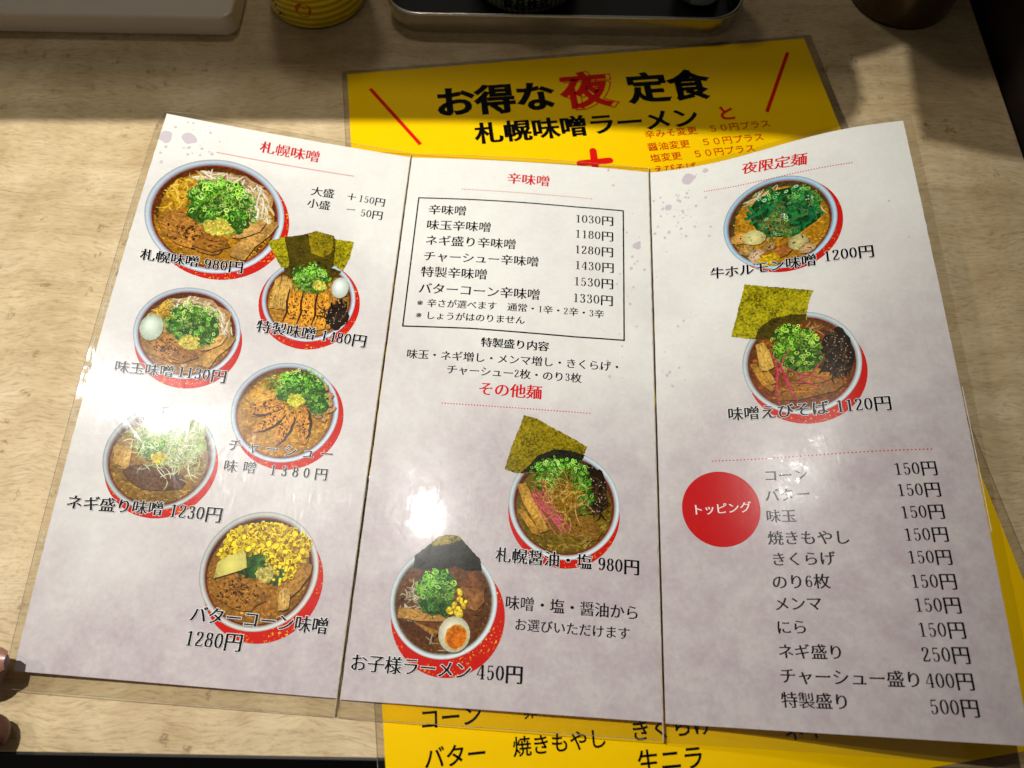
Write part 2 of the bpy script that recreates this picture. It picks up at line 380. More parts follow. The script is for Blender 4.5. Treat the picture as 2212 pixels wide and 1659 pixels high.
def letters(name, s, u0, v0, u1, v1, style, mat, surf, parent, h=.05, hh=None):
    """write s along (u0,v0)-(u1,v1) on surf(u,v,height); v runs down the sheet"""
    a, b, serif, halo, heavy, ls = STY[style]; gothic = not serif
    L = math.hypot(u1-u0, v1-v0); tot = sum(adv(c, gothic)+ls for c in s); em = L/tot
    dx, dy = (u1-u0)/L, (v1-v0)/L
    V = []; F = []; HV = []; HF = []
    def put(x, y, z=0.): 
        y = y-.38
        return surf(u0+em*(x*dx+y*dy), v0+em*(x*dy-y*dx), h+z)
    x = ls/2
    for ch in s:
        if ch in '0123456789' and not gothic:
            gv, gt = digit(ch, heavy); base = len(V)
            V += [put(x+p[0]*.98, p[1]+.03) for p in gv]; F += [tuple(base+i for i in t) for t in gt]
            if halo: 
                hb = len(HV); HV += [put(x+p[0]*.98+q[0], p[1]+.03+q[1], -.06) for q in ((halo, 0), (0, halo), (-halo, 0), (0, -halo)) for p in gv]
                for k in range(4): HF += [tuple(hb+k*len(gv)+i for i in t) for t in gt]
        elif ch not in '　 ':
            gv, gt, nn, th, bars, B = glyph(ch); base = len(V)
            bb = min(b, th*.36) if b > 0 else b
            aa = a if b <= 0 else (a if th > .055 else a*.6)
            P = [(x+p[0]+n[0]*aa, p[1]-n[1]*bb) for p, n in zip(gv, nn)]
            V += [put(*p) for p in P]; F += [tuple(base+i for i in t) for t in gt]
            if serif and b > 0:
                for bx, by, bl in bars:
                    k = len(V); by -= bb; s2 = min(1., th/.06)
                    V += [put(x+bx-.085*s2, by-.003, .003), put(x+bx+.004, by-.012, .003), put(x+bx-.028*s2, by+.042*s2, .003)]; F.append((k, k+1, k+2))
            if halo:
                for i, j in B:
                    k = len(HV)
                    HV += [put(P[i][0], P[i][1], -.06), put(P[j][0], P[j][1], -.06), put(P[j][0]+nn[j][0]*halo, P[j][1]+nn[j][1]*halo, -.06), put(P[i][0]+nn[i][0]*halo, P[i][1]+nn[i][1]*halo, -.06)]; HF.append((k, k+3, k+2, k+1))
        x += adv(ch, gothic)+ls
    o = obj(name, V, F, mat, parent, label=None)
    if halo: obj(name+'_outline', HV, HF, M_WHITE, parent)
    return o
# layout of the printed matter, in millimetres on each sheet
PAN = [[[-199.251, 309.73, 24.812], [-62.952, 301.888, 1.221], [-212.413, 14.389, 4.29], [-73.197, 5.746, 1.247]], [[-61.743, 301.612, 1.221], [78.133, 294.07, 0.8], [-71.43, 5.301, 1.247], [65.835, -1.403, 4.067]], [[79.469, 293.891, 0.8], [205.217, 291.561, 47.78], [67.188, -1.841, 4.067], [204.881, -7.549, 27.092]]]
Y3 = [[-107.65, 368.644, 0.35], [187.105, 407.129, 0.35], [-44.807, -54.233, 0.35], [247.041, -5.317, 0.35]]
DOTS = [[0, 31.83, 19.64, 108.53, 19.8, 76], [1, 31.76, 22.15, 106.77, 23.49, 51], [1, 32.19, 156.92, 107.22, 157.66, 51], [2, 32.28, 19.04, 109.44, 22.5, 58], [2, 26.55, 180.17, 122.14, 178.99, 58]]
BOX = [[7.09, 29.46], [36.87, 29.34], [66.08, 29.57], [96.65, 30.17], [125.07, 30.14], [125.06, 74.48], [124.98, 114.58], [98.34, 114.69], [70.14, 114.03], [43.16, 113.39], [7.06, 113.87], [7.08, 73.16]]
BOWLS = [[0, 39.16, 59.89, 35.78, 36.14], [0, 39.1, 131.28, 25.44, 25.83], [0, 96.18, 103.0, 25.01, 24.72], [0, 94.58, 167.4, 26.83, 26.76], [0, 40.41, 197.91, 25.02, 26.14], [0, 96.74, 245.89, 27.15, 27.11], [1, 95.49, 204.97, 26.69, 26.72], [1, 41.5, 253.53, 25.54, 23.78], [2, 69.63, 49.53, 29.08, 28.33], [2, 71.69, 132.13, 27.48, 26.81]]
CIRC = [28.87, 203.59, 18.21, 18.15]
SLASH = [[13.7, 13.72, 41.37, 61.3], [282.77, 11.22, 255.69, 59.54]]
PLUS = [[132.74, 86.16, 153.58, 86.09], [143.53, 76.22, 141.81, 101.15]]
SPLAT = [[0, 3.07, 16.03, 3.596], [0, 15.51, 13.92, 3.596], [2, 23.0, 8.07, 5.035], [2, 10.32, 26.78, 2.014], [2, 33.78, 4.31, 1.582], [1, 132.78, 53.48, 2.158], [2, 12.6, 129.52, 4], [2, 14.79, 181.78, 4]]
TEXT = [
 (0, '札幌味噌', 53.79, 10.2, 88.31, 10.5, 'red'),
 (0, '大盛', 86.49, 33.88, 99.86, 33.88, 'blk'),
 (0, '＋', 106.55, 33.85, 113.01, 34.09, 'blk'),
 (0, '150円', 113.63, 34.34, 129.54, 35.21, 'blk'),
 (0, '小盛', 85.6, 42.11, 98.73, 42.19, 'blk'),
 (0, '－', 107.28, 42.84, 113.62, 42.53, 'blk'),
 (0, '50円', 115.99, 43.9, 129.32, 44.24, 'blk'),
 (0, '札幌味噌', 7.69, 92.09, 36.48, 90.26, 'hal'),
 (0, '980円', 38.69, 90.72, 59.13, 89.21, 'hal'),
 (0, '味玉味噌', 9.8, 155.43, 37.17, 153.58, 'hal'),
 (0, '1130円', 38.41, 153.17, 62.62, 152.56, 'hal'),
 (0, '特製味噌', 71.59, 121.91, 103.09, 122.93, 'hal'),
 (0, '1480円', 105.43, 123.27, 130.57, 124.65, 'hal'),
 (0, 'チャーシュー', 68.95, 187.53, 123.4, 187.82, 'halw'),
 (0, '味噌', 68.84, 198.21, 87.25, 197.82, 'halw2'),
 (0, '1380円', 91.34, 198.26, 122.15, 198.16, 'halw3'),
 (0, 'ネギ盛り味噌', 4.6, 223.59, 47.47, 222.12, 'hal'),
 (0, '1230円', 49.89, 222.58, 74.84, 222.33, 'hal'),
 (0, 'バターコーン味噌', 69.9, 267.43, 132.46, 267.97, 'hal'),
 (0, '1280円', 69.98, 277.83, 95.82, 277.86, 'hal'),
 (1, '辛味噌', 57.27, 12.53, 82.65, 13.07, 'red'),
 (1, '辛味噌', 13.4, 37.42, 35.65, 37.47, 'blk'),
 (1, '1030円', 97.39, 38.3, 119.8, 38.12, 'blk'),
 (1, '味玉辛味噌', 13.34, 48.01, 50.48, 48.04, 'blk'),
 (1, '1180円', 97.45, 48.8, 119.78, 48.82, 'blk'),
 (1, 'ネギ盛り辛味噌', 13.65, 58.55, 65.13, 58.67, 'blk'),
 (1, '1280円', 97.45, 59.34, 119.7, 59.46, 'blk'),
 (1, 'チャーシュー辛味噌', 13.63, 69.13, 78.3, 69.31, 'blk'),
 (1, '1430円', 97.72, 69.73, 120.03, 69.76, 'blk'),
 (1, '特製辛味噌', 13.24, 79.35, 50.38, 79.45, 'blk'),
 (1, '1530円', 97.38, 80.27, 119.73, 80.31, 'blk'),
 (1, 'バターコーン辛味噌', 13.13, 89.92, 79.79, 90.35, 'blk'),
 (1, '1330円', 97.04, 90.75, 119.51, 90.95, 'blk'),
 (1, '※辛さが選べます', 13.17, 99.07, 56.65, 98.97, 'blk'),
 (1, '通常・1辛・2辛・3辛', 62.11, 99.01, 114.38, 99.76, 'blk'),
 (1, '※しょうがはのりません', 13.27, 106.65, 72.16, 106.71, 'blk'),
 (1, '特製盛り内容', 49.43, 121.09, 85.5, 121.52, 'bld'),
 (1, '味玉・ネギ増し・メンマ増し・きくらげ・', 10.88, 130.02, 124.07, 130.58, 'blk'),
 (1, 'チャーシュー2枚・のり3枚', 32.65, 137.89, 102.88, 138.51, 'blk'),
 (1, 'その他麺', 49.78, 147.63, 82.82, 148.08, 'red'),
 (1, '札幌醤油・塩', 63.97, 231.08, 109.33, 231.85, 'bld'),
 (1, '980円', 111.75, 232.26, 131.6, 232.7, 'bld'),
 (1, '味噌・塩・醤油から', 69.7, 252.12, 130.99, 252.92, 'blk'),
 (1, 'お選びいただけます', 74.41, 261.28, 126.69, 262.04, 'blk'),
 (1, 'お子様ラーメン', 2.38, 281.62, 56.77, 282.1, 'hal'),
 (1, '450円', 58.73, 282.14, 79.69, 282.09, 'bld'),
 (2, '夜限定麺', 54.09, 8.89, 88.02, 13.74, 'red'),
 (2, '牛ホルモン味噌', 32.07, 74.33, 85.4, 76.74, 'hal'),
 (2, '1200円', 88.29, 76.1, 112.77, 76.69, 'hal'),
 (2, '味噌えびそば', 35.44, 156.32, 81.52, 156.86, 'hal'),
 (2, '1120円', 84.14, 156.87, 108.74, 156.68, 'hal'),
 (2, 'トッピング', 15.38, 204.23, 43.21, 202.77, 'wht'),
 (2, 'コーン', 49.64, 188.16, 68.86, 188.58, 'blk'),
 (2, 'バター', 49.25, 197.7, 69.12, 197.63, 'blk'),
 (2, '味玉', 48.96, 207.4, 62.07, 207.53, 'blk'),
 (2, '焼きもやし', 48.79, 217.41, 83.17, 217.63, 'blk'),
 (2, 'きくらげ', 49.4, 226.97, 76.1, 226.61, 'blk'),
 (2, 'のり6枚', 48.77, 236.98, 72.84, 236.44, 'blk'),
 (2, 'メンマ', 48.98, 246.31, 68.67, 245.76, 'blk'),
 (2, 'にら', 48.87, 256.13, 61.78, 255.64, 'blk'),
 (2, 'ネギ盛り', 48.68, 265.95, 74.91, 265.45, 'blk'),
 (2, 'チャーシュー盛り', 48.43, 275.64, 103.2, 274.94, 'blk'),
 (2, '特製盛り', 48.2, 285.05, 74.88, 284.62, 'blk'),
 (2, '150円', 104.64, 187.89, 123.42, 187.44, 'blk'),
 (2, '150円', 104.5, 197.41, 123.29, 196.94, 'blk'),
 (2, '150円', 104.51, 207.19, 123.17, 206.58, 'blk'),
 (2, '150円', 104.47, 216.82, 123.06, 216.31, 'blk'),
 (2, '150円', 104.48, 226.36, 122.9, 225.89, 'blk'),
 (2, '150円', 104.2, 236.34, 123.06, 235.83, 'blk'),
 (2, '150円', 104.08, 245.97, 123.13, 245.32, 'blk'),
 (2, '150円', 104.04, 255.76, 123.19, 255.12, 'blk'),
 (2, '250円', 103.95, 265.29, 123.18, 264.71, 'blk'),
 (2, '400円', 103.97, 275.15, 122.97, 274.59, 'blk'),
 (2, '500円', 103.98, 284.85, 123.18, 284.41, 'blk'),
 (3, 'お得な', 52.73, 29.57, 127.87, 31.05, 'hvy'),
 (3, '夜', 131.63, 28.74, 162.6, 28.84, 'ngt'),
 (3, '定食', 173.28, 30.97, 225.81, 32.17, 'hvy'),
 (3, '札幌味噌ラーメン', 74.61, 56.69, 213.01, 58.32, 'hvy2'),
 (3, 'と', 224.36, 57.21, 236.89, 57.69, 'rdb'),
 (3, '辛みそ変更\u3000５０円プラス', 176.67, 68.95, 255.43, 68.68, 'rds'),
 (3, '醤油変更\u3000５０円プラス', 176.44, 78.73, 248.58, 78.72, 'rds'),
 (3, '塩変更\u3000５０円プラス', 176.3, 87.48, 241.09, 86.56, 'rds'),
 (3, 'えびそば', 176.45, 96.12, 202.57, 96.09, 'rds'),
 (3, 'コーン', 15.29, 370.54, 42.44, 372.25, 'rnd'),
 (3, '卵', 59.74, 373.9, 66.1, 373.97, 'rnd'),
 (3, 'きくらげ', 103.99, 387.79, 139.72, 389.89, 'rnd'),
 (3, 'バター', 16.13, 385.4, 42.79, 386.86, 'rnd'),
 (3, '焼きもやし', 53.56, 386.6, 93.77, 388.78, 'rnd'),
 (3, '生ニラ', 104.55, 399.87, 133.25, 401.68, 'rnd'),
 (3, 'ネギ', 169.05, 397.37, 186.41, 398.47, 'rnd'),
]
# ------------------------------------------------------------------ the place: floor, table, wall
TABLE_FRONT, TABLE_RIGHT = -16.9, 305.0
M_DARK = plain('dark_floor_tile', (24, 21, 20), .6, n_scale=30, n_amt=.4)
M_WALL = plain('dark_brown_panel', (52, 40, 38), .55, n_scale=120, n_amt=.25, bump=.0002)
M_BLACKEDGE = plain('black_edge_band', (20, 18, 17), .45)
M_EDGE = plain('pale_edge_line', (120, 104, 80), .4)
o = obj('floor', *[[(-2500, -2500, -720), (2500, -2500, -720), (2500, 2500, -720), (-2500, 2500, -720)], [(0, 1, 2, 3)]], M_DARK); prop(o, kind='structure')
v, f = rbox(313, -400, 340, 900, -720, 640, r=2); o = obj('wall', v, f, M_WALL); prop(o, kind='structure')
table = empty('table', (0, 200, 0), 'pale maple table with bird\'s-eye grain under the menus', 'table')
v, f = rbox(-900, TABLE_FRONT, TABLE_RIGHT, 800, -26, 0, r=3, bev=.5); obj('table_top', v, f, M_TABLE, table)
v, f = rbox(-899, TABLE_FRONT-1.2, TABLE_RIGHT-1, TABLE_FRONT-.02, -25, -.7, r=.3, bev=.3); obj('edge_band', v, f, M_BLACKEDGE, table)
for lx, ly in ((-840, 60), (250, 60), (-840, 740), (250, 740)):
    v, f = rbox(lx-25, ly-25, lx+25, ly+25, -720, -26.02, r=3); obj('leg', v, f, M_BLACKEDGE, table)
# unseen shelf on posts, added and outlined to cast the long shadow
ZS = 400.
def shelf_pt(x, y): k = 1-ZS/1200; return (LAMP.x+(x-LAMP.x)*k, LAMP.y+(y-LAMP.y)*k)
edge = [(-1500, 320), (-314, 325.5), (-117, 330), (-33, 331.5), (150, 325), (172, 322), (186, 326), (197, 333), (206, 343), (212, 357), (213, 372), (211.5, 388), (232, 396), (253, 407), (251, 380), (248, 350), (247, 324), (298, 309.5), (600, 306)]  # shadow outline on the table; the notch leaves a lit patch
near = [shelf_pt(*p) for p in edge]
pts = near + [(near[-1][0], 505), (near[0][0], 505)]
n = len(pts); v = [(x, y, ZS) for x, y in pts] + [(x, y, ZS+8) for x, y in pts]
f = [tuple(range(n-1, -1, -1)), tuple(range(n, 2*n))] + [(k, (k+1) % n, n+(k+1) % n, n+k) for k in range(n)]
shelf = empty('shadow_shelf', (0, 480, 0), 'unseen dark shelf added over the far end of the table to cast its shadow', 'shelf')
obj('shadow_board', v, f, M_WALL, shelf)
for x in (-800, 285):
    v, f = rbox(x-10, 480, x+10, 500, .02, ZS-.02, r=2); obj('post', v, f, M_BLACKEDGE, shelf)

# ------------------------------------------------------------------ yellow sheet
def quad_surf(Q, Wd, Ht, lift=0.):
    Q = [Vector(q) for q in Q]
    def s(u, v, h=0.):
        a = u/Wd; b = v/Ht
        p = (Q[0]*(1-a)+Q[1]*a)*(1-b)+(Q[2]*(1-a)+Q[3]*a)*b
        return (p.x, p.y, p.z+h)
    return s
ysurf = quad_surf(Y3, 297, 420)
def sheet_grid(surf, u0, v0, u1, v1, nu, nv, h=0., rag=None):
    V = []; F = []
    for j in range(nv+1):
        for i in range(nu+1):
            u = u0+(u1-u0)*i/nu; v = v0+(v1-v0)*j/nv
            if rag and i in (0, nu): u += rag(v, i)
            V.append(surf(u, v, h))
    for j in range(nv):
        for i in range(nu): a = j*(nu+1)+i; F.append((a, a+nu+1, a+nu+2, a+1))
    return V, F
def slab(surf, outline, h0, h1):
    n = len(outline); V = [surf(u, v, h0) for u, v in outline]+[surf(u, v, h1) for u, v in outline]
    F = [tuple(range(n)), tuple(range(2*n-1, n-1, -1))]+[(k, n+k, n+(k+1) % n, (k+1) % n) for k in range(n)]
    return V, F
def rrect(u0, v0, u1, v1, r, seg=5):
    P = []
    for cx, cy, a0 in ((u1-r, v1-r, 0), (u0+r, v1-r, 90), (u0+r, v0+r, 180), (u1-r, v0+r, 270)):
        for k in range(seg+1): a = R(a0+90*k/seg); P.append((cx+r*math.cos(a), cy+r*math.sin(a)))
    return P
def frame_mesh(surf, inner, outer, h=0.):
    n = len(inner); V = [surf(u, v, h) for u, v in inner]+[surf(u, v, h) for u, v in outer]
    return V, [(k, (k+1) % n, n+(k+1) % n, n+k) for k in range(n)]
def dense(P, step=6.):
    out = []
    for k in range(len(P)):
        a, b = P[k], P[(k+1) % len(P)]; m_ = max(1, int(math.dist(a, b)/step))
        out += [(a[0]+(b[0]-a[0])*t/m_, a[1]+(b[1]-a[1])*t/m_) for t in range(m_)]
    return out
def bead(surf, P, r, h=0., closed=True):
    """thin bead following P on the sheet"""
    C3 = [Vector(surf(u, v, h)) for u, v in P]; n = len(C3); V = []; F = []
    rng = range(n)
    for k in rng:
        a = C3[(k-1) % n] if closed or k else C3[k]; b = C3[(k+1) % n] if closed or k < n-1 else C3[k]
        d = (b-a).normalized(); s = d.cross(Vector((0, 0, 1))).normalized(); up = s.cross(d)
        for q in range(4):
            an = q*math.pi/2; V.append(tuple(C3[k]+s*(r*math.cos(an))+up*(r*math.sin(an))))
    for k in range(n if closed else n-1):
        for q in range(4): a = k*4; b = ((k+1) % n)*4; F.append((a+q, a+(q+1) % 4, b+(q+1) % 4, b+q))
    return V, F
yel = empty('yellow_menu', (75, 175, .35), 'yellow laminated set-meal sheet lying flat under the open menu', 'menu sheet')
v, f = sheet_grid(ysurf, 0, 0, 297, 420, 6, 8); obj('paper', v, f, M_YELLOW, yel)
inn = dense([(0, 0), (297, 0), (297, 420), (0, 420)], 20)
def offs(P, c, k):
    return [(u+(-k[0] if u <= 1e-6 else (k[1] if u >= c[0]-1e-6 else 0)), v+(-k[2] if v <= 1e-6 else (k[3] if v >= c[1]-1e-6 else 0))) for u, v in P]
out_ = offs(inn, (297, 420), (3.2, 5, 2.6, 4))
v, f = frame_mesh(ysurf, inn, out_, .05); obj('laminate_film', v, f, M_FILM, yel)
v, f = bead(ysurf, out_, .13, .05); obj('film_edge', v, f, M_FEDGE, yel)
# ------------------------------------------------------------------ open menu
def panel_surf(i):
    Q = [Vector(q) for q in PAN[i]]; bt, bb = ((-1, 0), (2.2, .8), (0, 0))[i]; arch = (4.5, 0, 2.)[i]; sc = (0, 0, 3.2)[i]; bmid = (-5., 0, 0)[i]
    nrm = (Q[1]-Q[0]).cross(Q[0]-Q[2]).normalized()
    if nrm.z < 0: nrm = -nrm
    def s(u, v, h=0.):
        a = u/140; b = v/297
        p = (Q[0]*(1-a)+Q[1]*a)*(1-b)+(Q[2]*(1-a)+Q[3]*a)*b
        p.z += (bt*(1-b)+bb*b+bmid*4*b*(1-b))*4*a*(1-a)+arch*((1-a) if i == 0 else a)*4*b*(1-b)-sc*math.sin(2*math.pi*a)*(1-.4*b); p.z = max(p.z, .5)
        p = p+nrm*h
        return (p.x, p.y, p.z)
    return s
PS = [panel_surf(i) for i in range(3)]
menu = empty('menu', (0, 150, 1), 'white three-panel ramen menu opened out over the yellow sheet', 'menu')
rnd = random.Random(5)
panels = []
for i in range(3):
    def rag(v, k): return .22*mnoise.noise(Vector((v*.35, k*3.7+i*9, 1)))+.12*mnoise.noise(Vector((v*1.3, k, i)))
    v, f = sheet_grid(PS[i], 0, 0, 140, 297, 50, 106, rag=rag)
    p = obj('panel', v, f, M_PAPER, menu, label=('left panel with six miso ramen photographs', 'middle panel with a boxed price list and two ramen photographs', 'right panel with two ramen photographs and the topping list')[i]); panels.append(p)
# laminate border and the film in the folds
for i in range(3):
    inn = dense([(0, 0), (140, 0), (140, 297), (0, 297)], 12)
    k = [(3.4, 0, 3.2, 7.2), (0, 0, 3.0, 7.0), (0, 5.0, 3.4, 7.4)][i]
    out_ = offs(inn, (140, 297), k)
    if i == 0:  # rounded outer corner
        out_ = [(u+(1.6 if (u < -3 and v < -3) else 0), v+(1.6 if (u < -3 and v < -3) else 0)) for u, v in out_]
    v, f = frame_mesh(PS[i], inn, out_, -.05); obj('laminate_film', v, f, M_FILM, menu)
    run = [p for p in out_ if not ((i > 0 and p[0] <= .01) or (i < 2 and p[0] >= 139.99))]
    if i == 0: run = out_; st = [j for j, p in enumerate(run) if p[0] >= 139.99]; run = run[st[-1]:]+run[:st[0]+1]; run = [p for p in run]
    elif i == 2: st = [j for j, p in enumerate(out_) if p[0] <= .01]; run = out_[:st[0]+1]
    if i == 1:
        for side in (-3.0, 304.0):
            v, f = bead(PS[i], [(u, side) for u in range(0, 141, 10)], .13, -.05, False); obj('film_edge', v, f, M_FEDGE, menu)
    else:
        v, f = bead(PS[i], run, .13, -.05, False); obj('film_edge', v, f, M_FEDGE, menu)
for i, (ue, runs) in ((0, (-1.6, ((70, 82), (100, 118), (122, 136), (142, 168), (238, 243)))), (2, (140.8, ((150, 215),)))):
    for v0, v1 in runs:
        v, f = bead(PS[i], [(ue+(.9*math.sin(t*.7+v0) if i == 0 else 0)*.4, v0+(v1-v0)*t/12) for t in range(13)], .26 if i == 0 else .16, .1, False); obj('film_glint', v, f, M_GLINT, menu)  # white beads painting the bright streaks of light along the film edge
for i in (0, 1):
    V = []; F = []; n = 60
    for k in range(n+1):
        vv = -3+307*k/n; j = mnoise.noise(Vector((vv*.12, i*5., 0)))*.25
        a = Vector(PS[i](140, vv)); b = Vector(PS[i+1](0, vv)); mid = (a+b)/2+Vector((j, 0, 0))
        V += [tuple(a), tuple(mid-Vector((.15, 0, .25))), tuple(mid+Vector((.15, 0, .35+j))), tuple(b)]
    for k in range(n):
        for q in range(3): F.append((k*4+q, k*4+4+q, k*4+5+q, k*4+1+q))
    obj('fold_film', V, F, M_FILM, menu)
    v, f = bead(lambda u, vv, h: tuple(Vector(PS[i](140+u, vv, h))), [(.3+.1*mnoise.noise(Vector((k*.9, i, 0))), -3+k*3.07) for k in range(101)], .27, .1, False); obj('fold_crease', v, f, M_CREASE, menu)  # pale bead along the crease, its highlight painted in

def star(P, step):
    """outline P filled with concentric rings of facets no longer than step, so that it drapes over the curved sheet"""
    Q = dense(P, step); n = len(Q); cx = sum(p[0] for p in Q)/n; cy = sum(p[1] for p in Q)/n
    m_ = max(1, int(math.ceil(max(math.dist(p, (cx, cy)) for p in Q)/step/1.3)))
    V = [(cx, cy)]; F = []
    for j in range(1, m_+1): V += [(cx+(x-cx)*j/m_, cy+(y-cy)*j/m_) for x, y in Q]
    for k in range(n):
        F.append((0, 1+(k+1) % n, 1+k))
        for j in range(m_-1): a = 1+j*n; F.append((a+k, a+(k+1) % n, a+n+(k+1) % n, a+n+k))
    return V, F
# ---- printed matter
CNT = {}
for i, s, u0, v0, u1, v1, st in TEXT:
    mat = {'red': M_REDFLAT, 'wht': M_WHITE, 'rdb': M_REDYEL, 'rds': M_REDORANGE, 'ngt': M_REDYEL}.get(st, M_BLACK)
    if i < 3:
        hi = .36 if st.startswith('hal') or s in ('札幌醤油・塩', 'お子様ラーメン') else .06
        letters('lettering', s, u0, v0, u1, v1, 'hal' if s == '札幌醤油・塩' else st, mat, PS[i], panels[i], hi)
    else:
        letters('lettering', s, u0, v0, u1, v1, st, mat, ysurf, yel, .06)
        if st == 'ngt': # the offset outline of the large red character
            V, T, Nn, th, bars, B = glyph('夜'); L = math.hypot(u1-u0, v1-v0); dx, dy = (u1-u0)/L, (v1-v0)/L; VV = []; FF = []
            def put(p, z=.05):
                x, y = p[0]+.085, p[1]-.38-.02; return ysurf(u0+L*(x*dx+y*dy), v0+L*(x*dy-y*dx), z)
            for a, b in B:
                k = len(VV); q = []
                for j in (a, b):
                    for t in (.028, .052): q.append(put((V[j][0]+Nn[j][0]*t, V[j][1]+Nn[j][1]*t)))
                VV += q; FF.append((k, k+1, k+3, k+2))
            obj('character_outline', VV, FF, M_REDYEL, yel)
def disc(u, v, r, n=24): return [(u+r*math.cos(2*math.pi*k/n), v+r*math.sin(2*math.pi*k/n)) for k in range(n)]
def dots(i, u0, v0, u1, v1, n):
    V = []; F = []
    for k in range(n):
        t = k/(n-1); b = len(V); V += [PS[i](u, v, .06) for u, v in disc(u0+(u1-u0)*t, v0+(v1-v0)*t, .36, 8)]; F.append(tuple(range(b+7, b-1, -1)))
    obj('dotted_line', V, F, M_REDFLAT, panels[i])
for d in DOTS: dots(*d)
def stroke(surf, P, w, h, closed=False, cap=False):
    V = []; F = []; n = len(P)
    for k in range(n):
        a = P[(k-1) % n] if (closed or k) else P[k]; c = P[(k+1) % n] if (closed or k < n-1) else P[k]
        d1 = (P[k][0]-a[0], P[k][1]-a[1]); d2 = (c[0]-P[k][0], c[1]-P[k][1])
        l1 = math.hypot(*d1) or 1e-9; l2 = math.hypot(*d2) or 1e-9
        if l1 < 1e-6: d1 = d2; l1 = l2
        if l2 < 1e-6: d2 = d1; l2 = l1
        n1 = (-d1[1]/l1, d1[0]/l1); n2 = (-d2[1]/l2, d2[0]/l2); sx, sy = n1[0]+n2[0], n1[1]+n2[1]; q = 1+n1[0]*n2[0]+n1[1]*n2[1]
        V += [surf(P[k][0]+sx/q*w/2, P[k][1]+sy/q*w/2, h), surf(P[k][0]-sx/q*w/2, P[k][1]-sy/q*w/2, h)]
    for k in range(n if closed else n-1): a = 2*k; b = 2*((k+1) % n); F.append((a, b, b+1, a+1))
    if cap:
        for p in (P[0], P[-1]): b = len(V); V += [surf(u, v, h+.004) for u, v in disc(p[0], p[1], w/2, 12)]; F.append(tuple(range(b+11, b-1, -1)))
    return V, F
v, f = stroke(PS[1], dense(BOX, 2.5), .78, .06, closed=True); obj('price_box', v, f, M_BLACK, panels[1])
v, f = [], []
V, F = star(disc(CIRC[0], CIRC[1], 18.07, 72), 1.6); obj('red_circle', [PS[2](u, w_, .04) for u, w_ in V], F, M_REDCIRC, panels[2])
for s in SLASH: v, f = stroke(ysurf, [(s[0], s[1]), (s[2], s[3])], 2.3, .06); obj('red_slash', v, f, M_REDYEL, yel)
V, F = stroke(ysurf, [(PLUS[0][0]+1.5, PLUS[0][1]), (PLUS[0][2]-1.5, PLUS[0][3])], 4.4, .06, cap=True)
v2, f2 = stroke(ysurf, [(PLUS[1][0], PLUS[1][1]+1.5), (PLUS[1][2], PLUS[1][3])], 4.4, .07, cap=True); b = len(V); V += v2; F += [tuple(b+i for i in t) for t in f2]
obj('plus_sign', V, F, M_REDYEL, yel)
# ink splatter
def blot(i, u, v, r, V, F, rr):
    n = 18; ph = rr.random()*9; b = len(V)
    for k in range(n):
        a = 2*math.pi*k/n; q = r*(1+.35*mnoise.noise(Vector((math.cos(a)*1.3+ph, math.sin(a)*1.3, ph)))+(.12*rr.random() if r > 1.2 else 0)); x = u+q*math.cos(a); y = v+q*math.sin(a)
        V.append(PS[i](min(max(x, .1), 139.9), max(y, .1), .03))
    F.append(tuple(range(b+n-1, b-1, -1)))
for i, regs in ((0, [(14, 14, 22, 22, 60, .5)]), (1, [(128, 60, 10, 60, 30, .45), (125, 120, 12, 50, 18, .6), (70, 60, 50, 40, 8, .3)]), (2, [(18, 30, 24, 28, 75, .55), (16, 150, 14, 60, 22, .6), (120, 60, 20, 60, 8, .3)])):
    rr = random.Random(11+i)
    for k, u, v_, r in SPLAT:
        if k == i: V = []; F = []; blot(i, u, v_, min(r, 3.6) if r < 4 or r > 4.5 else .75, V, F, rr); obj('ink_blot', V, F, M_SPLAT, panels[i])
    V = []; F = []
    for u, v_, su, sv, n, ms in regs:
        for _ in range(n):
            uu, vv = rr.gauss(u, su*.55), rr.gauss(v_, sv*.5)
            if 1 < uu < 139 and 1 < vv < 290: blot(i, uu, vv, .15+ms*rr.random()**2*1.6, V, F, rr)
    obj('ink_splatter', V, F, M_SPLAT, panels[i])['kind'] = 'stuff'

